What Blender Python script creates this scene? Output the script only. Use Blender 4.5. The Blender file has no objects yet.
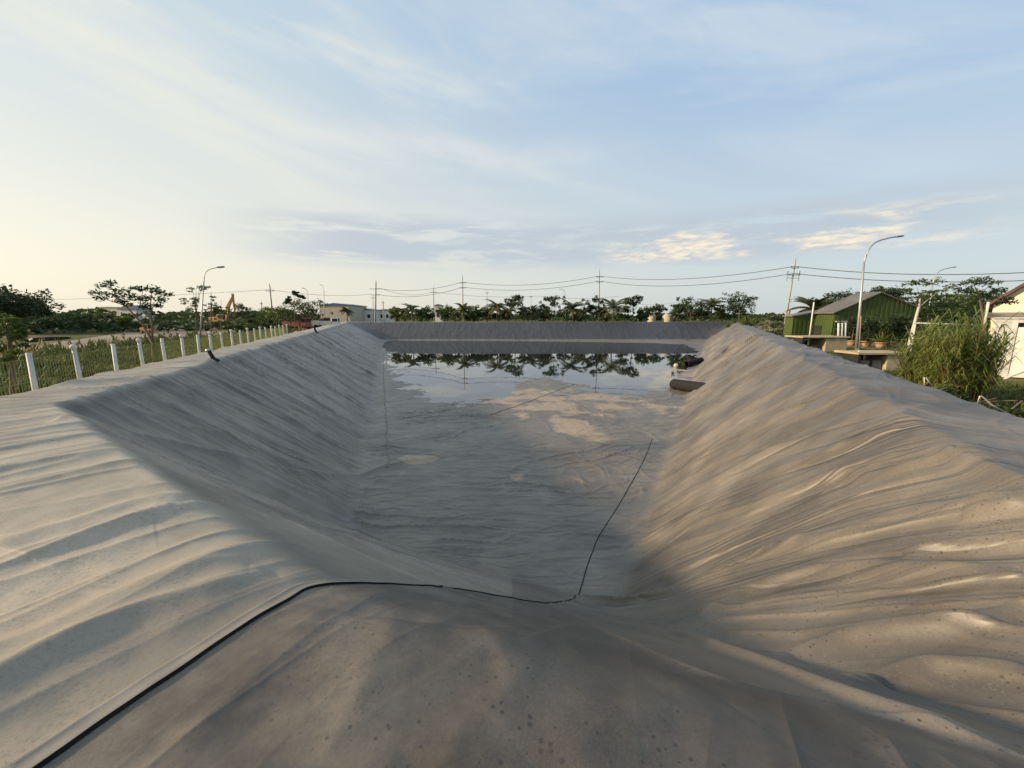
import bpy, bmesh, math, random
import numpy as np
from mathutils import Vector, Matrix
R = math.radians
random.seed(7); rng = np.random.default_rng(7)
C = bpy.context.scene.collection

# ------------------------------------------------------------------ camera, sky, sun
H = 1.5; F = 400.0; PITCH = math.atan(68/400); SP, CP = math.sin(PITCH), math.cos(PITCH)
cam = bpy.data.cameras.new('camera'); camo = bpy.data.objects.new('camera', cam); C.objects.link(camo)
cam.sensor_width = 36; cam.lens = 36*F/1024; cam.clip_start = .05; cam.clip_end = 9000
camo.location = (0, 0, H); camo.rotation_euler = (math.pi/2-PITCH, 0, 0)
bpy.context.scene.camera = camo

SUN_AZ, SUN_EL = -98.0, 18.5       # azimuth from +Y, negative = left
sc = bpy.context.scene
sc.view_settings.view_transform = 'Standard'; sc.view_settings.look = 'None'
sc.view_settings.exposure = 0.5; sc.view_settings.gamma = 1
w = bpy.data.worlds.new('World'); sc.world = w; w.use_nodes = True
def build_sky():
    nt = w.node_tree; N = nt.nodes; L = nt.links; N.clear()
    def math_(op, a, b=None, c=None, clamp=False):
        n = N.new('ShaderNodeMath'); n.operation = op; n.use_clamp = clamp
        for i, v in enumerate((a, b, c)):
            if v is None: continue
            if isinstance(v, (int, float)): n.inputs[i].default_value = v
            else: L.new(v, n.inputs[i])
        return n.outputs[0]
    def ramp(v, a, b, ta=0., tb=1.):
        n = N.new('ShaderNodeMapRange'); n.interpolation_type = 'SMOOTHSTEP'
        L.new(v, n.inputs[0]); n.inputs[1].default_value = a; n.inputs[2].default_value = b
        n.inputs[3].default_value = ta; n.inputs[4].default_value = tb
        return n.outputs[0]
    def mix(f, a, b):
        n = N.new('ShaderNodeMix'); n.data_type = 'RGBA'
        if isinstance(f, float): n.inputs[0].default_value = f
        else: L.new(f, n.inputs[0])
        for i, v in ((6, a), (7, b)):
            if isinstance(v, tuple): n.inputs[i].default_value = (*v, 1)
            else: L.new(v, n.inputs[i])
        return n.outputs[2]
    sky = N.new('ShaderNodeTexSky'); sky.sky_type = 'NISHITA'; sky.sun_disc = False
    sky.sun_elevation = R(SUN_EL); sky.sun_rotation = R(SUN_AZ)
    sky.air_density = 1.0; sky.dust_density = 2.5; sky.ozone_density = 1.2
    tc = N.new('ShaderNodeTexCoord'); sep = N.new('ShaderNodeSeparateXYZ'); L.new(tc.outputs['Generated'], sep.inputs[0])
    X, Y, Z = sep.outputs
    az = math_('MULTIPLY', math_('ARCTAN2', X, Y), 57.2958)
    el = math_('MULTIPLY', math_('ARCSINE', Z), 57.2958)
    comb = N.new('ShaderNodeCombineXYZ')
    def vec(sx, sy, ox=0., oy=0., skew=0.):
        c = N.new('ShaderNodeCombineXYZ')
        L.new(math_('ADD', math_('MULTIPLY', az, sx), ox), c.inputs[0])
        L.new(math_('ADD', math_('ADD', math_('MULTIPLY', el, sy), oy), math_('MULTIPLY', az, skew)), c.inputs[1])
        return c.outputs[0]
    def noise(v, scale, det=6, rough=.55, dist=0.):
        n = N.new('ShaderNodeTexNoise'); L.new(v, n.inputs['Vector']); n.inputs['Scale'].default_value = scale
        n.inputs['Detail'].default_value = det; n.inputs['Roughness'].default_value = rough; n.inputs['Distortion'].default_value = dist
        return n.outputs[0]
    col = sky.outputs[0]
    # thin humid veil that whitens the lower sky, warmer toward the sun
    warm = ramp(az, 45., -60.)
    low = mix(warm, (3.2, 3.55, 3.6), (5.0, 4.65, 3.75)); high = mix(warm, (1.75, 2.7, 4.0), (3.2, 3.8, 4.05))
    veilc = mix(ramp(el, 0., 34.), low, high)
    col = mix(.86, col, veilc)
    # bright glow of the hazy air round the sun, beyond the left of the view
    dg = math_('SQRT', math_('ADD', math_('POWER', math_('SUBTRACT', az, SUN_AZ), 2.), math_('MULTIPLY', math_('POWER', math_('SUBTRACT', el, SUN_EL), 2.), 2.)))
    col = mix(math_('MULTIPLY', ramp(dg, 40., 4.), .85), col, (5.9, 5.4, 4.3))
    # high cirrus streaks
    ci = noise(vec(.022, .10, 2.3, 5.1, .016), 1.3, 7, .56, .5)
    cim = math_('MULTIPLY', ramp(ci, .38, .70), math_('MULTIPLY', ramp(el, 8., 16.), ramp(el, 75., 30.)))
    col = mix(math_('MULTIPLY', cim, .75), col, mix(warm, (3.0, 3.5, 4.0), (4.6, 4.5, 3.9)))
    # grey stratus bank low over the far bank
    st = noise(vec(.05, .34, 3.1, 1.7), 1.6, 8, .6, .3)
    stm = math_('MULTIPLY', ramp(st, .36, .54), math_('MULTIPLY', ramp(el, 5.5, 8.), ramp(el, 13.8, 11.)))
    stm = math_('MULTIPLY', stm, math_('MULTIPLY', ramp(az, -40., -18.), ramp(az, 62., 36.)))
    col = mix(math_('MULTIPLY', stm, .85), col, (2.6, 2.95, 3.35))
    # sunlit cumulus tops to the right
    cu = noise(vec(.050, .20, 5.7, 1.2), 1.7, 9, .55, .05)
    cum = math_('MULTIPLY', ramp(cu, .42, .52), math_('MULTIPLY', ramp(el, 6.6, 7.4), ramp(el, 11.6, 9.6)))
    cum = math_('MULTIPLY', cum, math_('MULTIPLY', ramp(az, 10., 18.), ramp(az, 52., 40.)))
    cuc = mix(ramp(noise(vec(.2, .9), 2.2, 5), .35, .65), (3.1, 3.2, 3.3), (5.2, 4.6, 3.5))
    col = mix(math_('MULTIPLY', cum, .85), col, cuc)
    bg = N.new('ShaderNodeBackground'); L.new(col, bg.inputs[0]); bg.inputs[1].default_value = .14
    out = N.new('ShaderNodeOutputWorld'); L.new(bg.outputs[0], out.inputs[0])
build_sky()
sl = bpy.data.lights.new('sun', 'SUN'); sun = bpy.data.objects.new('sun', sl); C.objects.link(sun)
sl.energy = 4.5; sl.angle = R(3.5); sl.color = (1, .77, .50)
a, e = R(SUN_AZ), R(SUN_EL)
sd = Vector((math.sin(a)*math.cos(e), math.cos(a)*math.cos(e), math.sin(e)))
sun.rotation_euler = sd.to_track_quat('Z', 'Y').to_euler()

# ------------------------------------------------------------------ helpers
def ray(px, py):
    u = (px-512)/F; v = (384-py)/F
    return u, CP+v*SP, v*CP-SP
def P(px, py, z):                      # where the sight line meets height z
    u, f, zz = ray(px, py); t = (z-H)/zz
    return Vector((u*t, f*t, z))
def D(px, py, Y):                      # point on the sight line at forward distance Y
    u, f, zz = ray(px, py); t = Y/f
    return Vector((u*t, Y, H+zz*t))
def proj(p):
    d = p[1]*CP-(p[2]-H)*SP; up = (p[2]-H)*CP+p[1]*SP
    return 512+F*p[0]/d, 384-F*up/d

def tag(o, label=None, cat=None, group=None, kind=None):
    if label: o['label'] = label
    if cat: o['category'] = cat
    if group: o['group'] = group
    if kind: o['kind'] = kind
    return o
def empty(name, loc, rz=0):
    o = bpy.data.objects.new(name, None); C.objects.link(o); o.location = loc; o.rotation_euler = (0, 0, rz); o.empty_display_size = .2
    return o
def copy_tree(o, parent=None):
    c = o.copy(); C.objects.link(c)
    if parent: c.parent = parent
    for ch in list(o.children): copy_tree(ch, c)
    return c

class MB:
    def __init__(s): s.v = []; s.f = []; s.m = []
    def add(s, vs, fs, mi=0):
        b = len(s.v); s.v += [tuple(x) for x in vs]; s.f += [tuple(i+b for i in f) for f in fs]; s.m += [mi]*len(fs)
    def box(s, c, size, rz=0, mi=0, rot=None, bev=0):
        hx, hy, hz = size[0]/2, size[1]/2, size[2]/2
        M = rot if rot is not None else Matrix.Rotation(rz, 3, 'Z')
        c = Vector(c)
        b = min(bev, hx*.9, hy*.9, hz*.9)
        if b > 0:
            bm = bmesh.new(); bmesh.ops.create_cube(bm, size=2)
            for v in bm.verts: v.co = Vector((v.co.x*hx, v.co.y*hy, v.co.z*hz))
            bmesh.ops.bevel(bm, geom=bm.edges[:]+bm.verts[:], offset=b, segments=1, affect='EDGES', profile=.5)
            bm.verts.index_update()
            s.add([c+M@v.co for v in bm.verts], [[v.index for v in f.verts] for f in bm.faces], mi); bm.free(); return
        vs = [c+M@Vector((x*hx, y*hy, z*hz)) for x in (-1, 1) for y in (-1, 1) for z in (-1, 1)]
        s.add(vs, [(0,1,3,2), (4,6,7,5), (0,4,5,1), (2,3,7,6), (0,2,6,4), (1,5,7,3)], mi)
    def tube(s, pts, r, n=8, mi=0, cap=True):
        pts = [Vector(p) for p in pts]; rs = r if isinstance(r, (list, tuple)) else [r]*len(pts)
        vs = []; up = Vector((.13, .21, .97))
        for i, p in enumerate(pts):
            t = (pts[min(i+1, len(pts)-1)]-pts[max(i-1, 0)]).normalized()
            a = t.cross(up)
            if a.length < .25: a = t.cross(Vector((1, 0, 0)))
            a.normalize(); b = t.cross(a)
            for k in range(n):
                q = 2*math.pi*k/n; vs.append(p+(a*math.cos(q)+b*math.sin(q))*rs[i])
        fs = [(i*n+k, i*n+(k+1) % n, (i+1)*n+(k+1) % n, (i+1)*n+k) for i in range(len(pts)-1) for k in range(n)]
        if cap: fs += [tuple(range(n))[::-1], tuple((len(pts)-1)*n+k for k in range(n))]
        s.add(vs, fs, mi)
    def lathe(s, c, prof, n=16, mi=0):
        c = Vector(c); vs = []
        for (r, z) in prof:
            for k in range(n):
                q = 2*math.pi*k/n; vs.append(c+Vector((r*math.cos(q), r*math.sin(q), z)))
        fs = [(i*n+k, i*n+(k+1) % n, (i+1)*n+(k+1) % n, (i+1)*n+k) for i in range(len(prof)-1) for k in range(n)]
        s.add(vs, fs, mi)
    def prism(s, poly, y0, y1, mi=0, fn=None):   # poly in (x,z), extruded along y
        n = len(poly); vs = [Vector((x, y0, z)) for x, z in poly]+[Vector((x, y1, z)) for x, z in poly]
        if fn: vs = [fn(v) for v in vs]
        s.add(vs, [tuple(range(n)), tuple(range(n, 2*n))[::-1]]+[(i, i+n, (i+1) % n+n, (i+1) % n) for i in range(n)], mi)
    def build(s, name, mat, parent=None, smooth=False):
        me = bpy.data.meshes.new(name); me.from_pydata(s.v, [], s.f)
        for m in (mat if isinstance(mat, (list, tuple)) else [mat]): me.materials.append(m)
        if any(s.m): me.polygons.foreach_set('material_index', s.m)
        if smooth: me.polygons.foreach_set('use_smooth', [True]*len(s.f))
        me.update(); o = bpy.data.objects.new(name, me); C.objects.link(o)
        if parent is not None: o.parent = parent
        return o

def new_mat(name):
    m = bpy.data.materials.new(name); m.use_nodes = True
    return m, m.node_tree.nodes, m.node_tree.links, m.node_tree.nodes['Principled BSDF']
def mat(name, c1, c2=None, scale=3., rough=.7, bump=0., bscale=30., metal=0., det=5, spec=.4, tr=0.):
    m, N, L, B = new_mat(name)
    B.inputs['Roughness'].default_value = rough; B.inputs['Metallic'].default_value = metal; B.inputs['Specular IOR Level'].default_value = spec
    tc = N.new('ShaderNodeTexCoord')
    if c2:
        n = N.new('ShaderNodeTexNoise'); n.inputs['Scale'].default_value = scale; n.inputs['Detail'].default_value = det; L.new(tc.outputs['Object'], n.inputs['Vector'])
        r = N.new('ShaderNodeMapRange'); L.new(n.outputs[0], r.inputs[0]); r.inputs[1].default_value = .33; r.inputs[2].default_value = .67
        x = N.new('ShaderNodeMix'); x.data_type = 'RGBA'; L.new(r.outputs[0], x.inputs[0]); x.inputs[6].default_value = (*c1, 1); x.inputs[7].default_value = (*c2, 1)
        L.new(x.outputs[2], B.inputs['Base Color'])
    else: B.inputs['Base Color'].default_value = (*c1, 1)
    if bump:
        n = N.new('ShaderNodeTexNoise'); n.inputs['Scale'].default_value = bscale; n.inputs['Detail'].default_value = 6; L.new(tc.outputs['Object'], n.inputs['Vector'])
        b = N.new('ShaderNodeBump'); b.inputs['Strength'].default_value = bump; b.inputs['Distance'].default_value = .02; L.new(n.outputs[0], b.inputs['Height']); L.new(b.outputs[0], B.inputs['Normal'])
    if tr: # thin leaves let some light through
        t = N.new('ShaderNodeBsdfTranslucent'); s = N.new('ShaderNodeMixShader'); s.inputs[0].default_value = tr
        if c2: L.new(x.outputs[2], t.inputs[0])
        else: t.inputs[0].default_value = (*c1, 1)
        L.new(B.outputs[0], s.inputs[1]); L.new(t.outputs[0], s.inputs[2]); L.new(s.outputs[0], N['Material Output'].inputs[0])
    return m

# vectorised gradient noise
_perm = rng.permutation(4096); _g = rng.uniform(0, 2*np.pi, 4096); _gx, _gy = np.cos(_g), np.sin(_g)
def pn(x, y, seed=0):
    xi = np.floor(x).astype(np.int64); yi = np.floor(y).astype(np.int64); xf = x-xi; yf = y-yi
    u = xf*xf*xf*(xf*(xf*6-15)+10); v = yf*yf*yf*(yf*(yf*6-15)+10)
    def g(i, j, dx, dy):
        h = _perm[(_perm[(i+seed*37) & 4095]+j) & 4095]; return _gx[h]*dx+_gy[h]*dy
    a = g(xi, yi, xf, yf); b = g(xi+1, yi, xf-1, yf); c = g(xi, yi+1, xf, yf-1); d = g(xi+1, yi+1, xf-1, yf-1)
    return (a+(b-a)*u+(c-a)*v+(a-b-c+d)*u*v)*1.5
def fbm(x, y, o=4, seed=0, gain=.5):
    r = 0; am = 1
    for i in range(o): r = r+am*pn(x*2**i, y*2**i, seed+i*3); am *= gain
    return r
def sstep(a, b, x):
    t = np.clip((x-a)/(b-a), 0, 1); return t*t*(3-2*t)

# ------------------------------------------------------------------ the basin
CREST = [(-41, 102), (-7.84, 6.7), (-1.17, 2.1), (3.2, .4), (56, 102)]
FLOOR = [(-30, 93), (-4.0, 9.3), (1.9, 6.75), (45, 93)]
OUTER = [(-43.6, 104), (-8.07, 2.47), (-8.6, -3.5), (8.2, -3.5), (6.6, 3.75), (58.4, 104)]
DEPTH = 4.0; WZ = -4.0; GZ = -1.0
def segd(x, y, p, q):
    px, py = p; dx, dy = q[0]-px, q[1]-py; L2 = dx*dx+dy*dy
    t = np.clip(((x-px)*dx+(y-py)*dy)/L2, 0, 1)
    return np.hypot(x-px-t*dx, y-py-t*dy), t
def polyd(x, y, poly):                 # signed distance, positive inside
    d = np.full(x.shape, 1e9); ins = np.zeros(x.shape, bool); n = len(poly)
    for i in range(n):
        p, q = poly[i], poly[(i+1) % n]
        d = np.minimum(d, segd(x, y, p, q)[0])
        c = (p[1] > y) != (q[1] > y)
        with np.errstate(divide='ignore', invalid='ignore'):
            xx = (q[0]-p[0])*(y-p[1])/(q[1]-p[1]+1e-12)+p[0]
        ins ^= c & (x < xx)
    return np.where(ins, d, -d)
def sabs(t, r): return np.sqrt(t*t+r*r)
def srelu(t, r): return .5*(t+sabs(t, r))
# shore of the shallow water (pixels of its outline, laid on the floor plane)
SHORE_PX = [(376,346),(400,352),(388,362),(405,368),(402,378),(420,384),(436,398),(458,402),(480,399),(500,391),(512,384),(535,377),(556,377),(575,382),(598,391),(640,393),(664,387),(672,377),(676,366),(695,358),(692,350),(680,344.5),(640,343),(520,341.5),(430,340.5),(392,340.5)]
SHORE = [tuple(P(a_, b_, WZ)[:2]) for a_, b_ in SHORE_PX]
def base_z(x, y):
    dc = polyd(x, y, CREST); df = polyd(x, y, FLOOR)
    s = np.where(dc <= 0, dc*.2, np.where(df >= 0, 1+df*.2, dc/(np.maximum(dc, 0)+np.maximum(-df, 0)+1e-9)))
    r1 = .012+.035*sstep(5, 1.5, np.hypot(x-.6, y-1)); r2 = .035
    h = srelu(s, r1)-srelu(s-1, r2)
    z = -DEPTH*(h-r1*.35)
    return z, s, dc, df
def warp(x, y):
    return fbm(x*.22, y*.22, 3, 50)*.35
def ridge(n, k=1.): # sharp-topped folds with broad troughs
    return np.exp(-np.abs(n)*k)
def side_frame(x, y, p, q):
    d = np.hypot(q[0]-p[0], q[1]-p[1]); tx, ty = (q[0]-p[0])/d, (q[1]-p[1])/d
    return (x-p[0])*tx+(y-p[1])*ty, -(x-p[0])*ty+(y-p[1])*tx
FC = [0, 0, 0]
def folds(x, y, s):
    A_, B_, C_, Dr, E_ = CREST[1], CREST[2], CREST[3], CREST[4], CREST[0]
    segs = [(E_, A_), (A_, B_), (B_, C_), (C_, Dr), (Dr, E_)]
    fsegs = [(FLOOR[0], FLOOR[1]), (FLOOR[1], FLOOR[2]), (FLOOR[1], FLOOR[2]), (FLOOR[2], FLOOR[3]), (FLOOR[3], FLOOR[0])]
    ds = [segd(x, y, *g)[0] for g in segs]; dfs = [segd(x, y, *g)[0] for g in fsegs]
    FC[0] = 0; FC[1] = 0
    # sector weight: the side whose crest+floor are both near
    sc_ = [a+.9*b for a, b in zip(ds, dfs)]
    mn = np.minimum.reduce(sc_); ws = [np.exp(-(c-mn)/.45) for c in sc_]; tot = sum(ws)
    z = 0
    P_ = [dict(f=1.9, a=.105, sk=.22), dict(f=2.1, a=.016, sk=0), dict(f=.8, a=.016, sk=0), dict(f=1.35, a=.125, sk=-.30), dict(f=.9, a=.13, sk=0)]
    FC[2] = np.clip((np.maximum(ws[0], ws[3])/tot-.8)/.2, 0, 1)*sstep(-.25, .05, s)+.7*np.clip((ws[1]/tot-.8)/.2, 0, 1)*sstep(.12, .35, s)
    for i, g in enumerate(segs):
        w_ = ws[i]/tot; a, d = side_frame(x, y, *g); p = P_[i]
        if i == 1:    # fan of tension folds spreading from the corner
            cx, cy = CREST[1]; an = np.arctan2(y-cy, x-cx)*4.5; rr = np.hypot(x-cx, y-cy)
            n1 = pn(an*2.2+.2*pn(rr*.4, an), rr*.12, 5); n2 = pn(an*5.5, rr*.2, 9)
            zz = (p['a']*1.3*(ridge(n1, 6)-.4)+p['a']*.55*(ridge(n2, 5)-.4))*sstep(-.02, .2, s)+(pinch(an*1.2, rr, .30, .016, .05, 640, lo=.3, sd=.05)+pinch(an*1.2, rr, .17, .010, .03, 650, lo=.3, sd=.05))*sstep(.3, 1.6, rr)*sstep(0, .15, s)
        else:
            a0 = a
            if i == 0: a = -14*np.log(np.maximum(np.hypot(g[1][0]-g[0][0], g[1][1]-g[0][1])-a+12, 2)/12)
            if i == 3: a = 10*np.log(np.maximum(a+9, 2)/9)
            aw = a+(d*p['sk'] if i != 3 else -(np.clip(d, -1, 3.1)-.16*np.clip(d, 0, 3.1)**2)*10/(np.maximum(a0, 0)+9)*.9)+warp(x, y)*.7+.12*pn(a*.9, d*.9, 31)
            n1 = pn(aw*p['f']*.5, d*.10+3, 11+i); n2 = pn(aw*p['f']*1.2, d*.22, 21+i); n3 = pn(aw*p['f']*2.6, d*.45, 41+i)
            mod = .55+.9*sstep(-.3, .5, pn(a*.35, d*.35, 61+i))
            k_ = 3 if i == 2 else 9
            zz = p['a']*((ridge(n1, k_)-.25)*1.2+mod*(ridge(n2, k_)-.3)*.8+mod*(ridge(n3, 6)-.35)*.40)
            if i == 4: zz = zz*.6+pleats(aw, d, 790, 2.2, .1)
            if i in (0, 3):
                r_ = .17 if i == 3 else .86
                ph = aw*(.85 if i == 3 else 1.0)+.55*pn(a*.5, d*.10, 81+i)+.05*pn(a*1.5, d*.8, 83+i)
                am = np.clip(.5+1.3*pn(a*.5, d*.14, 85+i), 0, 1.4)
                z1 = am*(saw(ph, r_)-.3)
                ph2 = aw*2.4+.7*pn(a*1.1, d*.18, 87+i)+.06*pn(a*4, d*1.5, 89+i); am2 = np.clip(.55+1.3*pn(a*.8, d*.25, 91+i), 0, 1.3)
                z2 = am2*(saw(ph2, r_, 1.2)-.3)
                ph3 = aw*5.5+.9*pn(a*2.2, d*.7, 93+i); z3 = np.clip(.2+1.3*pn(a*1.3, d*.6, 95+i), 0, 1)*(saw(ph3, r_, 1.1)-.3)
                st = np.clip(a0*0+np.hypot(x, y)/11, 1, 4) if 1 else 1
                zz = (.035 if i == 3 else .075)*z1+(.02 if i == 3 else .03)*z2+(.01 if i == 3 else .03)*zz+(1.9 if i == 3 else 1.4)*np.sqrt(st)*pleats(aw+.3*pn(a*.3, d*.3, 97+i), d, 700+i*20, 1.5 if i == 3 else 1.2, .4)
            if i == 3: # crumpled small ripples low on the right slope
                zz = zz+.016*mod*pn(aw*5, d*2.2, 77)*sstep(.35, .8, s)
        z = z+w_*zz; FC[0] = FC[0]+w_*(an if i == 1 else aw); FC[1] = FC[1]+w_*d
    return z
def floorw(x, y):
    y = np.where(y > 7, 13*np.log(np.maximum(y, 1)/7)+7, y); x = x*.8
    wx = fbm(x*.5, y*.5, 3, 70)*.6
    n1 = pn(x*.55+wx, y*1.25+wx, 71); n2 = pn(x*1.3+wx*2, y*2.6-wx, 72); n3 = pn(x*2.2+y*1.8+wx*2, y*4.0, 73)
    m = .15+1.2*sstep(-.2, .4, pn(x*.25, y*.3, 74))
    n4 = pn(x*1.1-y*.6+wx, y*1.6+x*.8, 75)
    n5 = pn(x*.8+y*.25+wx*1.3, y*2.1-x*.2+wx, 76)
    w1 = .55*pn(x*.33, y*.4, 170)+.22*pn(x*.9, y*1.0, 171)
    u1 = y+.15*x+w1; u2 = y*.8-.55*x+w1*.9+3; u3 = x*.85+.3*y+.6*w1
    return m*(.62*pleats(u1, x, 800, 1.0, .25)+.45*pleats(u2, x+y*.3, 830, .9, .0))+.25*pleats(u3, y, 860, 1.2, -.1)+.016*pn(x*.9, y*1.6+wx, 173)+.007*pn(x*2.6, y*4+wx, 174)

def saw(p, r, e=1.35):
    t = p-np.floor(p); v = np.minimum(t/r, (1-t)/(1-r)); return v**e
def pinch(a, d, per, w, h, seed, wob=.25, lo=.15, sd=.12):
    # thin pinched pleats, long and nearly parallel, that come and go
    ph = a/per+wob*1.6*pn(a*.6/per*.5, d*sd, seed)+.10*pn(a*2, d*.7, seed+1)
    k = np.floor(ph); t = ph-k-.5
    am = np.clip(lo+1.5*pn(k*7.31+.5, d*.22+k*3.7, seed+2), 0, 1)
    return h*am*(np.exp(-np.abs(t)*per/w)-.25*np.exp(-np.abs(t)*per/(w*3)))
def pleats(a, d, seed, sc=1., lo=.15):
    return pinch(a, d, .85*sc, .045*sc, .075*sc, seed, lo=lo)+pinch(a, d, .47*sc, .032*sc, .048*sc, seed+5, lo=lo)+pinch(a, d, .29*sc, .024*sc, .028*sc, seed+10, lo=lo)
def top_w(x, y):
    # soft broad folds that cross the bank top
    a = x*.82-y*.57; b = x*.57+y*.82
    wv = fbm(x*.3, y*.3, 2, 90)*.4
    q = sstep(.3, 2.2, np.hypot(x+.3, y-1.2))*.8+.2
    return (.05*(ridge(pn(a*.75+wv, b*.16, 91), 4)-.4)+.022*(ridge(pn(a*1.9+wv*2, b*.3, 92), 4)-.4)+.45*pleats(a+wv, b, 660, 1.3, .1))*q+.02*pn(x*.4, y*.4, 93)

def march(px, py):                     # picture point -> place on the smooth basin
    u, f, zz = ray(px, py); t = np.geomspace(.8, 160, 6000)
    z = base_z(u*t, f*t)[0]; g = H+zz*t-z; i = int(np.argmax(g < 0))
    return u*t[i], f*t[i]
def smooth_line(pts, n=3):
    pts = [np.array(p, float) for p in pts]
    for _ in range(n):
        q = [pts[0]]
        for a_, b_ in zip(pts[:-1], pts[1:]): q += [a_*.75+b_*.25, a_*.25+b_*.75]
        q.append(pts[-1]); pts = q
    return pts
# the big named folds: points, height, width far side, width near side
HERO = [
 ([(692,618),(740,592),(800,572),(860,569),(930,571),(1040,576)], .17, .09, .13),
 ([(755,655),(820,640),(880,632),(960,627),(1040,600)], .12, .07, .11),
 ([(662,545),(700,522),(760,503),(830,478),(900,462)], .13, .07, .10),
 ([(735,556),(800,546),(850,536),(905,514),(1040,504)], .15, .09, .12),
 ([(830,680),(900,664),(980,664),(1040,676)], .12, .06, .10),
 ([(655,627),(720,650),(800,680),(870,709),(1010,752)], .11, .06, .10),
 ([(545,606),(620,640),(700,678),(800,704),(900,720),(1010,758)], .035, .03, .05),
 ([(700,470),(780,450),(860,420),(930,402)], .06, .08, .2),
 ([(-200,800),(-60,722),(60,655),(130,622),(200,600),(272,572)], .085, .10, .16),
 ([(-160,715),(0,655),(100,612),(180,575),(250,560)], .07, .14, .2),
 ([(-30,560),(0,548),(90,520),(150,500),(190,498)], .075, .12, .25),
 ([(-30,478),(0,468),(60,456),(125,448)], .075, .08, .2),
 ([(-30,445),(0,436),(50,428),(105,424)], .055, .08, .2),
 ([(48,412),(109,427),(175,444),(219,453),(270,467),(319,476),(360,476),(390,466),(440,458),(495,455)], .10, .10, .10),
 ([(55,416),(110,436),(180,458),(240,490),(300,520)], .06, .08, .10),
 ([(150,450),(230,482),(310,520),(400,560),(520,600)], .06, .06, .10),
 ([(200,470),(280,508),(370,548),(450,580)], .05, .06, .08),
 ([(230,350),(300,385),(350,425),(380,450)], .06, .08, .12),
 ([(150,375),(220,410),(300,445),(350,470)], .06, .08, .14),
 ([(345,545),(365,515),(362,490),(385,478)], .06, .08, .08),
 ([(500,380),(560,395),(600,420),(690,430)], .03, .08, .08),
 ([(560,600),(600,592),(640,598),(665,585)], .07, .10, .12),
 ([(330,768),(360,700),(385,650),(400,620)], .05, .22, .25),
 ([(430,780),(470,730),(520,690),(500,650),(480,625)], .045, .15, .22),
 ([(150,790),(230,700),(300,640),(330,610)], .03, .15, .2),
 ([(560,790),(600,730),(660,700),(700,690)], .04, .15, .25),
]
for q in ([(801,397),(752,417),(715,444)],[(850,380),(797,410),(715,451),(685,470)],[(872,395),(820,417),(764,447),(707,477)],[(910,447),(850,470),(782,500),(741,519)],[(902,429),(809,459),(734,485)],[(955,451),(902,470),(850,478)],[(771,357),(737,384),(715,395)],[(1040,492),(977,462),(935,446)],[(1040,500),(1000,512),(959,519)],[(1040,540),(960,545),(900,560)]):
    HERO.append((q[::-1], .11, .06, .09))
for q in ([(210,370),(270,397),(315,430),(345,451)],[(240,361),(285,391),(348,421)],[(279,349),(324,379),(366,400)],[(300,337),(336,364),(372,382)],[(180,382),(225,409),(279,436)],[(160,400),(219,436),(250,450)],[(318,331),(360,355),(378,364)],[(110,405),(180,425),(240,440)]):
    HERO.append((q, .07, .10, .07))
HEROW = []
for pts, h, wa, wb in HERO:
    HEROW.append((smooth_line([march(*p) for p in pts], 4), h, wa, wb, min(p[0] for p in pts) > 640 and h > .1))
def hero_z(x, y):
    z = np.zeros(x.shape)
    for pts, h, wa, wb, kind in HEROW:
        A = np.array(pts); W = max(wa, wb)*(8 if kind else 4)
        m = (x > A[:,0].min()-W) & (x < A[:,0].max()+W) & (y > A[:,1].min()-W) & (y < A[:,1].max()+W)
        if not m.any(): continue
        xx, yy = x[m], y[m]; best = np.full(xx.shape, 1e9); sgn = np.ones(xx.shape); tt = np.zeros(xx.shape)
        n = len(pts)-1
        for i in range(n):
            d, t = segd(xx, yy, pts[i], pts[i+1]); c = d < best
            dx, dy = pts[i+1]-pts[i]; side = dx*(yy-pts[i][1])-dy*(xx-pts[i][0])
            best = np.where(c, d, best); sgn = np.where(c, np.sign(side), sgn); tt = np.where(c, (i+t)/n, tt)
        wv = 1+.25*pn(xx*1.1, yy*1.1, 99)
        wid = np.where(sgn > 0, wa, wb)*wv
        prof = np.exp(-np.sqrt((best/wid)**2+.06)*1.35)
        if kind:   # pleat: gentle far side, steep near side falling into a trough
            b = best/np.where(sgn > 0, wa*1.5, wb)/wv
            prof = np.where(sgn > 0, np.exp(-b), 1.75*np.exp(-(b**2)*1.1)-.75*np.exp(-b/1.7))
        z[m] += h*(.62 if kind else 1)*prof*sstep(0, .3, tt)*sstep(1, .75, tt)*wv
    return z
def liner(x, y):
    z, s, dc, df = base_z(x, y)
    fw = folds(x, y, s)
    on = (.25+.75*sstep(-.06, .14, s))*sstep(1.03, .90, s)
    fl = sstep(.93, 1.02, s)
    top = 1-sstep(-.05, .10, s)
    shore = polyd(x, y, SHORE)
    sh = shore+fbm(x*.18, y*.3, 4, 120)*1.1+fbm(x*.9, y*1.2, 3, 125)*.35+1.9
    tilt = -np.clip(sh*.022, -.05, .10)
    z = z+on*fw+top*1.1*top_w(x, y)+hero_z(x, y)
    far = sstep(25, 45, y)
    z = z+fl*(1.8*floorw(x, y)*(1-.45*far)*(1-.6*sstep(.5, 4, sh))+.006+tilt)
    z = z+.004*pn(x*6, y*6, 130)*sstep(12, 4, np.hypot(x, y))
    do = polyd(x, y, OUTER)+.10*pn(x*.7, y*.7, 140)
    z = z-srelu(-do+.08, .06)*1.6+.0
    return z, s, dc, df, do, sh
def LZ(x, y):
    return float(liner(np.array([float(x)]), np.array([float(y)]))[0][0])
def on_liner(px, py):
    u, f, zz = ray(px, py); t = np.geomspace(.8, 160, 4000)
    z = liner(u*t, f*t)[0]; g = H+zz*t-z; i = int(np.argmax(g < 0))
    return Vector((u*t[i], f*t[i], z[i]))

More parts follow.
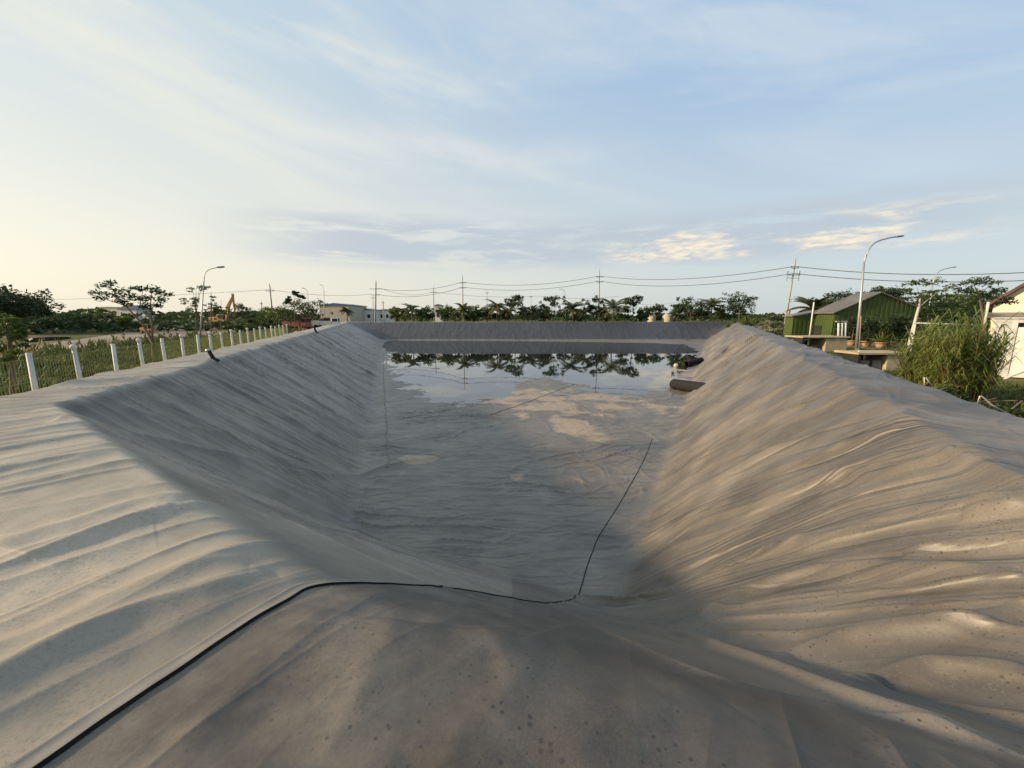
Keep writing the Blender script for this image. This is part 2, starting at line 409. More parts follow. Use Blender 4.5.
def grid_mesh(name, X, Y, Z, mats, keep=None, closed=False, attrs=None):
    nr, nc = X.shape
    idx = np.arange(nr*nc).reshape(nr, nc)
    nx = np.roll(idx, -1, axis=1) if closed else idx[:, 1:]
    cur = idx if closed else idx[:, :-1]
    q = np.stack([cur[:-1], nx[:-1], nx[1:], cur[1:]], -1).reshape(-1, 4)[:, ::-1]
    if keep is not None: q = q[keep.ravel()[q].all(1)]
    used = np.zeros(nr*nc, bool); used[q.ravel()] = True; remap = np.cumsum(used)-1
    co = np.stack([X, Y, Z], -1).reshape(-1, 3)[used]; q = remap[q]
    me = bpy.data.meshes.new(name); me.vertices.add(len(co)); me.vertices.foreach_set('co', co.astype(np.float32).ravel())
    me.loops.add(q.size); me.loops.foreach_set('vertex_index', q.astype(np.int32).ravel())
    me.polygons.add(len(q)); me.polygons.foreach_set('loop_start', np.arange(0, q.size, 4, dtype=np.int32)); me.polygons.foreach_set('loop_total', np.full(len(q), 4, np.int32))
    me.polygons.foreach_set('use_smooth', np.ones(len(q), bool)); me.update(); me.validate()
    for m in mats: me.materials.append(m)
    for k, v in (attrs or {}).items():
        at = me.attributes.new(k, 'FLOAT', 'POINT'); at.data.foreach_set('value', v.ravel()[used].astype(np.float32))
    o = bpy.data.objects.new(name, me); C.objects.link(o); return o

# liner material: dusty grey geomembrane
def liner_mat():
    m, N, L, B = new_mat('geomembrane')
    tc = N.new('ShaderNodeTexCoord')
    def noise(s, d=6, r=.55, vs=None):
        n = N.new('ShaderNodeTexNoise'); n.inputs['Scale'].default_value = s; n.inputs['Detail'].default_value = d; n.inputs['Roughness'].default_value = r
        if vs:
            mp = N.new('ShaderNodeMapping'); mp.inputs['Scale'].default_value = vs; L.new(tc.outputs['Object'], mp.inputs[0]); L.new(mp.outputs[0], n.inputs['Vector'])
        else: L.new(tc.outputs['Object'], n.inputs['Vector'])
        return n.outputs[0]
    def rng_(v, a, b, c=0., d=1.):
        n = N.new('ShaderNodeMapRange'); L.new(v, n.inputs[0])
        for i, q in enumerate((a, b, c, d)): n.inputs[i+1].default_value = q
        return n.outputs[0]
    def mul(a_, b_, op='MULTIPLY'):
        n = N.new('ShaderNodeMath'); n.operation = op
        for i, q in enumerate((a_, b_)):
            if isinstance(q, float): n.inputs[i].default_value = q
            else: L.new(q, n.inputs[i])
        return n.outputs[0]
    def mix(f, a_, b_):
        n = N.new('ShaderNodeMix'); n.data_type = 'RGBA'
        L.new(f, n.inputs[0])
        for i, v in ((6, a_), (7, b_)):
            if isinstance(v, tuple): n.inputs[i].default_value = (*v, 1)
            else: L.new(v, n.inputs[i])
        return n.outputs[2]
    def attr(k):
        n = N.new('ShaderNodeAttribute'); n.attribute_name = k; return n.outputs['Fac']
    damp, silt, dust_light, spots, far_dark, grime = attr('damp'), attr('silt'), attr('dust_light'), attr('spots'), attr('far_dark'), attr('grime')
    c = mix(rng_(noise(.9, 8, .65), .35, .65), (.068, .057, .047), (.120, .104, .084))
    c = mix(mul(dust_light, rng_(noise(1.6, 7, .6), .3, .65, .6, 1.)), c, (.41, .35, .27))  # dust colour, also carrying brightness painted on the left bank and floor
    c = mix(mul(rng_(noise(7, 6, .7), .55, .75), .35), c, (.09, .085, .082))       # scuffs
    c = mix(mul(rng_(noise(38, 5, .75), .60, .72), .30), c, (.30, .275, .24))      # pale flecks of dried dirt
    c = mix(far_dark, c, (.034, .032, .034))  # far bank mixed towards near black
    c = mix(mul(grime, rng_(noise(2.1, 6, .65), .35, .62, .95, .45)), c, (.041, .034, .029))
    c = mix(mul(rng_(noise(95, 3, .8), .45, .70, 0., .25), rng_(noise(1.1, 4), .4, .6, .2, 1.)), c, (.20, .185, .165))
    c = mix(mul(rng_(noise(55, 3, .8), .50, .70, 0., .5), rng_(noise(1.7, 4), .4, .6, .15, 1.)), c, (.045, .04, .037))
    n1 = noise(5.5, 4, .6); thin = mul(mul(n1, .5, 'SUBTRACT'), 1., 'MULTIPLY'); ab = N.new('ShaderNodeMath'); ab.operation = 'ABSOLUTE'; L.new(thin, ab.inputs[0])
    scr = mul(rng_(ab.outputs[0], .002, .007, 1., 0.), rng_(noise(1.9, 4), .54, .62))
    c = mix(mul(mul(scr, spots), .15), c, (.34, .32, .29))
    # rain-drop spots
    vo = N.new('ShaderNodeTexVoronoi'); vo.inputs['Scale'].default_value = 21; vo.inputs['Randomness'].default_value = 1
    L.new(tc.outputs['Object'], vo.inputs['Vector']); vo.inputs['Scale'].default_value = 30
    sepc = N.new('ShaderNodeSeparateColor'); L.new(vo.outputs['Color'], sepc.inputs[0])
    rad = mul(rng_(sepc.outputs[0], .25, 1., .08, .34), rng_(noise(1.3, 3), .38, .58, .6, 1.))
    sp = rng_(mul(vo.outputs['Distance'], rad, 'SUBTRACT'), -.08, .03, 1., 0.)
    sp = mul(mul(sp, rng_(sepc.outputs[0], .3, .35)), spots)
    c = mix(mul(sp, .8), c, (.035, .031, .028))
    c = mix(mul(damp, rng_(noise(.5, 5), .3, .6, .6, 1.)), c, (.128, .110, .090))  # damp floor, its colour raised to lighten and warm the shade
    c = mix(silt, c, (.36, .26, .165))
    L.new(c, B.inputs['Base Color'])
    ro = mul(rng_(noise(2.5, 6), .3, .7, .41, .54), mul(damp, rng_(noise(1.1, 6), .3, .7, .02, .16)), 'SUBTRACT')
    L.new(ro, B.inputs['Roughness']); B.inputs['Sheen Weight'].default_value = .0; B.inputs['Sheen Roughness'].default_value = .5; B.inputs['Specular IOR Level'].default_value = .48
    hs = mul(mul(noise(3.2, 5, .5), .006), mul(noise(60, 4, .6), .0006), 'ADD')
    hs = mul(hs, mul(noise(14, 4, .5, (1, 1, 1)), .0015), 'ADD')
    # hair-fine creases that follow the pull of the sheet
    cv = N.new('ShaderNodeCombineXYZ'); L.new(mul(attr('fa'), 1.), cv.inputs[0]); L.new(mul(attr('fd'), .09), cv.inputs[1])
    def crease(sc, det, w_):
        n = N.new('ShaderNodeTexNoise'); n.inputs['Scale'].default_value = sc; n.inputs['Detail'].default_value = det; n.inputs['Roughness'].default_value = .45; L.new(cv.outputs[0], n.inputs['Vector'])
        ab_ = N.new('ShaderNodeMath'); ab_.operation = 'ABSOLUTE'; L.new(mul(n.outputs[0], .5, 'SUBTRACT'), ab_.inputs[0])
        return rng_(ab_.outputs[0], 0., w_, 1., 0.)
    cre = mul(mul(crease(2.2, 2, .07), .030), mul(crease(5.5, 1.5, .10), .012), 'ADD')
    cre = mul(cre, attr('crw'))
    hs = mul(hs, cre, 'ADD')
    mp_ = N.new('ShaderNodeMapping'); mp_.inputs['Scale'].default_value = (.38, 1., 0.); mp_.inputs['Rotation'].default_value = (0, 0, .15); L.new(tc.outputs['Object'], mp_.inputs[0])
    def fcrease(sc, w_):
        n = N.new('ShaderNodeTexNoise'); n.inputs['Scale'].default_value = sc; n.inputs['Detail'].default_value = 2; n.inputs['Roughness'].default_value = .45; n.inputs['Distortion'].default_value = .6; L.new(mp_.outputs[0], n.inputs['Vector'])
        ab_ = N.new('ShaderNodeMath'); ab_.operation = 'ABSOLUTE'; L.new(mul(n.outputs[0], .5, 'SUBTRACT'), ab_.inputs[0])
        return rng_(ab_.outputs[0], 0., w_, 1., 0.)
    hs = mul(hs, mul(mul(mul(fcrease(1.1, .06), .030), mul(fcrease(2.6, .08), .012), 'ADD'), attr('flr')), 'ADD')
    b = N.new('ShaderNodeBump'); b.inputs['Strength'].default_value = .9; b.inputs['Distance'].default_value = 1.; L.new(hs, b.inputs['Height']); L.new(b.outputs[0], B.inputs['Normal'])
    return m
M_LINER = liner_mat()

def build_liner():
    rr = np.geomspace(.35, 150, 1560)
    f = np.linspace(-68, 68, 1340); f2 = np.linspace(68, 292, 130)[1:-1]
    ph = R(1)*np.concatenate([f, f2])
    r, p = np.meshgrid(rr, ph, indexing='ij'); X = r*np.sin(p); Y = r*np.cos(p)
    keep0 = polyd(X, Y, OUTER) > -1.6
    Z = np.full(X.shape, -9.); o = [np.zeros(X.shape) for _ in range(5)]
    res = liner(X[keep0], Y[keep0]); fa = np.zeros(X.shape); fd = np.zeros(X.shape); cw = np.zeros(X.shape); cw[keep0] = FC[2]; fa[keep0] = FC[0]; fd[keep0] = FC[1]
    Z[keep0] = res[0]
    for k in range(5): o[k][keep0] = res[k+1]
    s, dc, df, do, sh = o
    # close the sheet under the photographer's feet
    fl = sstep(.9, 1.05, s); dist = np.hypot(X, Y)
    damp = fl*sstep(70, 20, Y)*sstep(-.35, .25, fbm(X*.2, Y*.16, 3, 200)+.35*sstep(22, 9, Y))*.75
    damp = np.maximum(damp, sstep(.12, .02, Z-(WZ)) * fl)
    pz = [P(575, 428, WZ), P(600, 440, WZ), P(540, 405, WZ), P(520, 395, WZ), P(600, 400, WZ), P(410, 466, WZ), P(516, 480, WZ), P(640, 375, WZ), P(676, 372, WZ), P(660, 352, WZ)]
    rad = [2.2, 1.3, 4, 4.5, 5, .9, .4, 6, 5, 8]
    silt = np.zeros(X.shape)
    for q, ra in zip(pz, rad): silt = np.maximum(silt, np.exp(-((X-q.x)**2+((Y-q.y)/1.3)**2)/ra**2))
    silt = fl*sstep(.50, .85, silt+.6*fbm(X*.5, Y*.7, 4, 210)-0.16)*.8
    lt = sstep(.04, -.02, s)*sstep(1.5, -3.5, X)  # left bank top, where the pale tone partly paints in sunlight
    rt = (X > 1.5)*(1-fl)*sstep(0, .3, s)
    dust_light = .05+.95*lt+.06*rt*sstep(.2, .9, s)+.10*rt*sstep(12, 40, Y)+.24*fl+.34*(X < 0)*sstep(0, .1, s)*(1-fl)  # dust, plus painted sun on the left top and lightened shade on slope and floor
    dust_light = np.clip(dust_light+.25*fbm(X*.5, Y*.5, 3, 220), 0, 1)
    fb = segd(X, Y, CREST[0], CREST[4])[0]; far_dark = .95*sstep(10.5, 8.5, fb)*(1-sstep(.95, 1.0, s))*sstep(-.05, .02, s)  # darkens the far bank only
    dust_light *= 1-far_dark
    spots = sstep(10, 4, dist)*sstep(-2.2, .2, X)*(1-.8*fl)
    gp = [march(*q) for q in ((60,754),(120,712),(200,659),(250,625),(290,600),(325,586),(440,587),(545,604),(700,678),(900,724),(1010,758))]+[(3.4, -1.5), (-3., -1.5)]
    grime = sstep(-.02, .03, polyd(X, Y, gp))
    ob = grid_mesh('pond_liner', X, Y, Z, [M_LINER], keep0, True, dict(damp=damp, silt=silt, dust_light=dust_light, spots=spots, far_dark=far_dark, grime=grime, fa=fa, fd=fd, flr=fl*(.5+.7*sstep(-.3, .3, fbm(X*.25, Y*.25, 2, 250))), crw=cw*(1-fl)*(.55+.6*sstep(-.3, .3, fbm(X*.3, Y*.3, 2, 240)))))
    tag(ob, 'wrinkled dusty grey plastic liner covering the whole basin and its bank tops', 'pond liner')
    # cap the small hole right below the camera
    return ob
LINER = build_liner()

# ------------------------------------------------------------------ seams of the liner (parts of it)
M_SEAM = mat('seam_strip', (.16, .15, .135), (.22, .20, .17), 6, .6, .05, 60)
M_BLACK = mat('black_rubber', (.012, .012, .013), (.022, .021, .02), 9, .8, spec=.2)
def resample(pts, step):
    out = [np.array(pts[0])]
    for a_, b_ in zip(pts[:-1], pts[1:]):
        n = max(1, int(np.hypot(*(np.array(b_)-a_))/step))
        out += [np.array(a_)+(np.array(b_)-a_)*(k+1)/n for k in range(n)]
    return out
def ground_line(px, step=.04, jit=0., seed=0):
    q = smooth_line([march(*p) for p in px], 3); q = resample(q, step)
    a = np.array(q)
    if jit:
        s = np.arange(len(a))*step
        a = a+np.stack([pn(s*1.7, s*0+.5, 300+seed), pn(s*1.7, s*0+.5, 310+seed)], -1)*jit
    return a
def strip(a, prof):                    # cross-section (offset to the left of travel, height) swept along a line on the liner
    t = np.gradient(a, axis=0); t /= np.linalg.norm(t, axis=1)[:, None]; nrm = np.stack([-t[:,1], t[:,0]], -1)
    m = MB(); vs = []
    for (off, h) in prof:
        q = a+nrm*(off if not callable(off) else off(np.arange(len(a)))[:, None])
        z = liner(q[:,0], q[:,1])[0]+(h if not callable(h) else h(np.arange(len(a))))
        vs.append(np.column_stack([q, z]))
    V = np.stack(vs, 1); n, k = V.shape[:2]
    m.add([Vector(v) for v in V.reshape(-1, 3)], [(i*k+j, i*k+j+1, (i+1)*k+j+1, (i+1)*k+j) for i in range(n-1) for j in range(k-1)])
    return m
a = ground_line([(20,784),(60,754),(120,712),(200,659),(250,625),(290,600),(305,590),(325,586),(360,585.5),(405,586),(440,587.5),(470,591),(505,598),(545,604)], .03, .012)
lift = lambda i: .010+.004*np.clip(1+pn(i*.05, i*0+.5, 330), 0, 2)*np.clip((len(a)-i)/60, .5, 1)
wd = lambda k: (lambda i: np.clip((len(a)-i)/len(a)*1.6, .25, 1)*k)
fl_ = strip(a, [(wd(.10), -.004), (wd(.088), .008), (wd(.072), .010), (wd(.066), .008), (wd(.03), .010), (wd(.012), lift), (0.0, lift)]).build('weld_flap', M_SEAM, LINER, True)
fl_['label'] = 'long overlapping weld flap with a lifted edge across the near bank'
gp = strip(a, [(0.0, lambda i: lift(i)-.003), (-.002, .001), (wd(-.008), .002)]).build('flap_gap_shade', M_BLACK, LINER)  # black strip paints in the shade of the gap under the flap
gp['label'] = 'black strip standing for the shade in the gap under the lifted weld flap'
def seam(px, w_, name, m_, label, jit=.02, seed=1, h=.012):
    a_ = ground_line(px, .06, jit, seed)
    o = strip(a_, [(w_, .002), (w_*.5, h), (-w_*.5, h), (-w_, .002)]).build(name, m_, LINER); o['label'] = label
seam([(545,604),(585,560),(620,505),(645,460),(652,440)], .012, 'floor_seam', M_BLACK, 'thin black seam running along the right of the floor', .006, 2, .011)
seam([(383,352),(384,390),(388,440),(388,470)], .035, 'floor_seam', M_SEAM, 'pale raised seam along the left of the floor', .05, 3, .03)
seam([(490,416),(530,402),(575,384)], .03, 'floor_seam', M_BLACK, 'dark slanting seam in the middle of the floor near the water', .02, 4, .012)

# ------------------------------------------------------------------ water in the basin
def water_mat(name, col=(.02, .022, .02), rough=.02):
    m, N, L, B = new_mat(name); B.inputs['Base Color'].default_value = (*col, 1); B.inputs['Roughness'].default_value = rough
    B.inputs['IOR'].default_value = 1.5; B.inputs['Specular IOR Level'].default_value = 1.
    n = N.new('ShaderNodeTexNoise'); n.inputs['Scale'].default_value = .8; n.inputs['Detail'].default_value = 3
    tc = N.new('ShaderNodeTexCoord'); L.new(tc.outputs['Object'], n.inputs['Vector'])
    b = N.new('ShaderNodeBump'); b.inputs['Strength'].default_value = .12; b.inputs['Distance'].default_value = .01; L.new(n.outputs[0], b.inputs['Height']); L.new(b.outputs[0], B.inputs['Normal'])
    return m
M_WATER = water_mat('pond_water')
mb = MB(); mb.add([(-33, 22, WZ), (14, 22, WZ), (48, 96, WZ), (-33, 96, WZ)], [(0, 1, 2, 3)])
tag(mb.build('water', M_WATER), kind='structure')

# ------------------------------------------------------------------ ground outside
def ground_mat():
    m, N, L, B = new_mat('grassy_ground'); B.inputs['Roughness'].default_value = .95; B.inputs['Specular IOR Level'].default_value = .15
    tc = N.new('ShaderNodeTexCoord')
    def noise(s, d=6):
        n = N.new('ShaderNodeTexNoise'); n.inputs['Scale'].default_value = s; n.inputs['Detail'].default_value = d; L.new(tc.outputs['Object'], n.inputs['Vector']); return n.outputs[0]
    def mix(f, a_, b_, lo=.4, hi=.6):
        r = N.new('ShaderNodeMapRange'); L.new(f, r.inputs[0]); r.inputs[1].default_value = lo; r.inputs[2].default_value = hi
        n = N.new('ShaderNodeMix'); n.data_type = 'RGBA'; L.new(r.outputs[0], n.inputs[0])
        for i, v in ((6, a_), (7, b_)):
            if isinstance(v, tuple): n.inputs[i].default_value = (*v, 1)
            else: L.new(v, n.inputs[i])
        return n.outputs[2]
    c = mix(noise(.6, 8), (.035, .055, .016), (.085, .095, .030))
    c = mix(noise(.09, 8), c, (.17, .14, .055), .50, .66)
    c = mix(noise(.035, 6), c, (.16, .11, .07), .56, .66)
    L.new(c, B.inputs['Base Color'])
    b = N.new('ShaderNodeBump'); b.inputs['Strength'].default_value = 1; b.inputs['Distance'].default_value = .08; L.new(noise(9), b.inputs['Height']); L.new(b.outputs[0], B.inputs['Normal'])
    return m
M_GROUND = ground_mat()
def ground():
    cx, cy = 6., 50.
    A = np.array(resample([np.array(p) for p in OUTER+[OUTER[0]]], .5)[:-1]); ds = np.concatenate([[-.4, 0], np.geomspace(.3, 5500, 70)])
    dr = A-np.array([cx, cy]); dr[:,0] *= 1.6; dr /= np.linalg.norm(dr, axis=1)[:, None]
    X = np.stack([A[:,0]+dr[:,0]*d for d in ds]); Y = np.stack([A[:,1]+dr[:,1]*d for d in ds])
    dist = -polyd(X.ravel(), Y.ravel(), OUTER).reshape(X.shape)
    Z = GZ-.012+.25*sstep(14, 60, dist)*pn(X*.02, Y*.02, 400)*0
    o = grid_mesh('ground', X, Y, Z, [M_GROUND], None, True); tag(o, kind='structure')
    o.data.flip_normals() if o.data.polygons[5].normal.z < 0 else None
ground()
M_DIRT = mat('red_brown_dirt', (.15, .105, .07), (.22, .165, .11), .4, .95, .6, 5)
M_ROAD = mat('pale_dirt_track', (.19, .145, .105), (.27, .205, .15), .5, .95, .4, 4)
def flat(name, px, z, m):
    pts = smooth_line([P(*p, z)[:2] for p in px]+[P(*px[0], z)[:2]], 2)[:-1]; b = MB()
    b.add([(p[0], p[1], z) for p in pts], [tuple(range(len(pts)))]); o = b.build(name, m); tag(o, kind='structure'); return o
flat('dirt_yard', [(150, 333), (175, 346), (215, 341), (260, 333), (320, 328), (330, 322), (250, 322.5), (180, 324)], GZ+.004, M_DIRT)
flat('dirt_road', [(-60, 372), (-60, 359), (20, 347), (90, 338), (140, 330), (190, 325), (240, 322), (240, 324), (196, 328.5), (160, 335), (100, 345), (30, 354)], GZ+.012, M_ROAD)
flat('ditch_water', [(22, 340), (40, 337), (70, 336.5), (72, 339), (45, 341), (28, 343)], GZ+.006, M_WATER)
flat('yard_soil', [(800, 352), (905, 352), (940, 362), (900, 345), (860, 336), (800, 336)], GZ+.004, M_DIRT)

# ------------------------------------------------------------------ materials of the things
M_WHITE = mat('white_paint', (.46, .45, .42), (.62, .60, .56), 4, .6, .2, 30)
M_CREAM = mat('cream_plaster', (.66, .58, .42), (.74, .66, .50), 1.2, .8, .2, 20)
M_CREAM2 = mat('warm_white_plaster', (.66, .62, .55), (.76, .73, .66), .6, .8, .2, 20)
M_CREAM3 = mat('faded_cream', (.40, .36, .27), (.48, .43, .33), 1., .8)
M_CONC = mat('concrete', (.30, .285, .26), (.40, .38, .34), 2.5, .9, .4, 30)
M_CONCY = mat('dirty_cement_render', (.31, .25, .15), (.42, .35, .23), 2., .9, .5, 14)
M_GALV = mat('galvanised_steel', (.33, .34, .34), (.42, .42, .41), 3, .5, 0, 1, .6)
M_LAMP = mat('lamp_head', (.20, .21, .22), None, 1, .5)
M_GREENW = mat('green_sheet_cladding', (.042, .066, .013), (.056, .084, .018), .8, .6, .2, 6)
M_GREENT = mat('dark_green_trim', (.03, .05, .02), None, 1, .6)
M_ROOFG = mat('grey_sheet_roof', (.13, .12, .115), (.19, .175, .165), 1., .55, .2, 8)
M_ROOFB = mat('brown_roof', (.07, .035, .025), (.11, .06, .045), 2., .7)
M_BLUE = mat('blue_roof', (.05, .09, .16), (.07, .12, .20), 2., .6)
M_DARK = mat('dark_opening', (.012, .014, .012), (.03, .03, .025), 1, .6)
M_GLASS = mat('window_glass', (.03, .04, .045), None, 1, .12)
M_YELLOW = mat('digger_yellow', (.38, .22, .06), (.46, .28, .09), 3, .6)
M_ORANGE = mat('digger_orange', (.50, .20, .06), (.58, .26, .09), 3, .6)
M_RED = mat('faded_red', (.26, .07, .05), (.33, .12, .09), 3, .7)
M_WOOD = mat('grey_wood', (.20, .16, .12), (.28, .23, .17), 6, .85)
M_BARK = mat('bark', (.10, .075, .05), (.17, .13, .09), 8, .9, .6, 20)
M_BARKW = mat('whitewashed_bark', (.42, .39, .34), (.55, .52, .46), 8, .9, .5, 20)
M_WIRE = mat('cable', (.05, .05, .052), None, 1, .6)
M_CLAY = mat('clay_pot', (.34, .20, .12), (.44, .30, .20), 6, .8)
def leafm(n, a_, b_, s=.7): return mat(n, a_, b_, s, .55, 0, 1, 0, 3, .3, .35)
L_DARK = leafm('dark_leaf', (.022, .038, .014), (.048, .075, .022))
L_MID = leafm('mid_leaf', (.038, .062, .016), (.085, .12, .028))
L_BRIGHT = leafm('bright_leaf', (.065, .10, .018), (.14, .17, .035))
L_PALM = leafm('palm_leaf', (.045, .060, .016), (.11, .11, .035), 2)
L_REED = leafm('reed_leaf', (.10, .15, .028), (.22, .25, .07), 2)
L_DRY = leafm('dry_grass', (.12, .10, .035), (.20, .16, .06), 2)
L_GRASS = leafm('grass_blade', (.040, .065, .014), (.10, .12, .03), .5)

# ------------------------------------------------------------------ vegetation builders
def leaves(mb, centres, n, rad, size, flat_=.7, rnd=None):
    r_ = rnd or random
    for c, rr in centres:
        for _ in range(max(2, int(n*rr/rad))):
            d = Vector((r_.gauss(0, 1), r_.gauss(0, 1), r_.gauss(0, 1)*flat_)); d.normalize()
            p = c+Vector((d.x, d.y, d.z*flat_))*rr*(r_.random()**.45)
            t = Vector((r_.gauss(0, 1), r_.gauss(0, 1), r_.gauss(0, .6))).normalized(); b = t.cross(Vector((r_.gauss(0, 1), r_.gauss(0, 1), r_.gauss(0, 1)))).normalized()
            s = size*r_.uniform(.6, 1.4)
            mb.add([p-t*s, p+b*s*.42, p+t*s, p-b*s*.42], [(0, 1, 2, 3)])
def tree(name, base, h, w_, label, cat='tree', group=None, lm=None, bark=None, trunk_h=.4, lean=0., flat_=.6, nb=7, n=110, size=None, tr=None, umbrella=False, seed=0, crown_mats=None, kind='crown'):
    r_ = random.Random(seed+int(abs(base[0])*13+abs(base[1])*7)); root = empty(name, base); tag(root, label, cat, group)
    size = size or max(.10, w_*.05); tr = tr or max(.05, h*.018)
    t = MB(); top = Vector((lean*h, r_.uniform(-.05, .05)*h, h*(.72 if not umbrella else .8)))
    fork = Vector((lean*h*trunk_h, 0, h*trunk_h))
    t.tube([(0, 0, -.2), fork*.5+Vector((.02*h, 0, 0)), fork, (fork+top)/2, top], [tr*1.4, tr*1.1, tr*.95, tr*.6, tr*.25], 7)
    cs = []
    for k in range(nb):
        q = 2*math.pi*(k+r_.random()*.6)/nb; rr = w_*.5*r_.uniform(.45, .85)
        z = h*(r_.uniform(.66, .95) if umbrella else trunk_h+(1-trunk_h)*r_.uniform(.22, .88))
        e_ = Vector((top.x*z/h+math.cos(q)*rr, math.sin(q)*rr, z)); m_ = fork.lerp(e_, .5)+Vector((0, 0, -.04*h))
        st = fork.lerp(top, r_.uniform(0, .5)); t.tube([st, m_, e_], [tr*.5, tr*.32, tr*.1], 5)
        cr = w_*r_.uniform(.16, .26)
        cs.append((e_, cr))
        for _ in range(3):
            o_ = Vector((r_.gauss(0, 1), r_.gauss(0, 1), r_.gauss(0, .5)*(.9 if umbrella else 1)))*cr*.9; cs.append((e_+o_, cr*.55))
    cs.append((top+Vector((0, 0, h*.12 if not umbrella else h*.1)), w_*.2))
    t.build('trunk', bark or M_BARK, root, True)
    c = MB(); leaves(c, cs, n, w_*.26, size, flat_, r_); c.build(kind, lm or L_MID, root)
    return root
def palm(base, h, label, group='palms beyond the far bank', fr=24, L_=3., seed=0, trunk=True, lm=None):
    r_ = random.Random(seed); root = empty('palm_tree', base); tag(root, label, 'palm tree', group)
    t = MB(); lean = r_.uniform(-.05, .05)
    pts = [Vector((lean*z*z/h, 0, z)) for z in np.linspace(-.2, h, 7)]
    t.tube(pts, [.24, .2, .18, .16, .15, .14, .16], 8); t.build('trunk', M_BARK, root, True)
    c = MB(); top = pts[-1]
    for k in range(fr):
        q = 2*math.pi*k/fr+r_.uniform(-.2, .2); up = r_.uniform(.0, 1.4); d = Vector((math.cos(q), math.sin(q), 0)); l = L_*r_.uniform(.8, 1.1)
        sp = []
        for i in range(9):
            u = i/8; a_ = up-u*1.35
            p = (sp[-1] if sp else top)+(d*math.cos(a_)+Vector((0, 0, math.sin(a_))))*(l/8 if i else 0); sp.append(p)
        c.tube(sp, [.035*(1-i/9)+.008 for i in range(9)], 4)
        side = d.cross(Vector((0, 0, 1)))
        for i in range(1, 9):
            for u in (0, .33, .66):
                if i == 8 and u: continue
                p = sp[i-1].lerp(sp[i], u if i < 8 else 1); t_ = (sp[i]-sp[i-1]).normalized(); ll = l*.24*math.sin(math.pi*min(.97, (i-1+u)/8*.85+.15))
                for sg in (-1, 1):
                    e_ = p+side*sg*ll*.8+t_*ll*.55+Vector((0, 0, -.35*ll)); wv = t_*.11
                    c.add([p-wv, p+wv, e_], [(0, 1, 2)])
    c.build('frond_crown', lm or L_PALM, root); return root

def px_tree(name, Y, stems, clusters, label, cat='tree', group=None, lm=None, bark=None, n=26, size=.06, flat_=.45, seed=1):
    # a tree whose limbs are described by where they reach; every limb gets its own depth
    r_ = random.Random(seed); b0 = D(*stems[0][0][:2], Y); base = Vector((b0.x, Y, GZ)); root = empty(name, base); tag(root, label, cat, group)
    t = MB()
    for st in stems:
        pts = [D(a_, b_, Y+(c_ if len(x) > 3 else 0))-base for x in st for a_, b_, c_ in [(x[0], x[1], x[3] if len(x) > 3 else 0)]]
        rs = [x[2] for x in st]
        if st is stems[0]: pts = [Vector((pts[0].x, 0, -.2))]+pts; rs = [rs[0]*1.2]+rs
        t.tube(pts, rs, 7)
    t.build('trunk', bark or M_BARK, root, True)
    c = MB(); cs = []
    for x in clusters:
        d = D(x[0], x[1], Y+r_.uniform(-.5, .5)*x[2]*3)-base; cs.append((d, x[2]))
    mx = max(x[2] for x in clusters); leaves(c, cs, n, mx, size, flat_, r_); c.build('crown', lm or L_MID, root)
    return root
def far(px, ytop, Y): # base on the ground and height of something whose top shows at ytop
    d = D(px, ytop, Y); return Vector((d.x, Y, GZ)), d.z-GZ

# ------------------------------------------------------------------ post-and-mesh fence on the left
def fence():
    n_ = Vector((-.944, -.33, 0)); d_ = Vector((-.33, .944, 0)); o = n_*6.98
    root = empty('mesh_fence', o+d_*11.5+Vector((0, 0, GZ))); tag(root, 'long green mesh fence on white concrete posts along the left bank', 'fence')
    inv = -(root.location)
    zp = .72
    k0, k1 = -2, 20
    for k in range(k0, k1):
        c = o+d_*(11.5+1.5*k)+Vector((0, 0, GZ))+inv; m = MB(); h = zp-GZ
        j = random.Random(k).uniform(-.03, .03)
        m.tube([c+Vector((0, 0, -.1)), c+Vector((j, 0, h*.5)), c+Vector((j*1.6, 0, h))], [.052, .05, .046], 10)
        p = m.build('post', M_WHITE, root, True)
        if k % 2:
            q = MB(); q.lathe(c+Vector((j*1.6, 0, h)), [(.001, .09), (.045, .075), (.07, .04), (.072, .01), (.05, -.02), (.052, -.06), (.001, -.06)], 12); q.build('ball_cap', M_WHITE, p, True)
    M_MESH = mat('olive_coated_wire', (.20, .23, .06), (.26, .28, .09), 3, .7)
    for k in range(k0, k1-1):
        a_ = o+d_*(11.5+1.5*k+.09)+inv; m = MB(); L_ = 1.32
        step = .085 if k < 8 else .12
        for i in range(int(L_/step)+1):
            p = a_+d_*(i*step); m.tube([p+Vector((0, 0, GZ+.1)), p+Vector((0, 0, zp-.12))], (.006 if k < 4 else .008), 4, cap=False)
        for z in (GZ+.15, -.4, .1, zp-.14): m.tube([a_+Vector((0, 0, z)), a_+d_*L_+Vector((0, 0, z))], .006, 4)
        m.build('wire_panel', M_MESH, root)
fence()

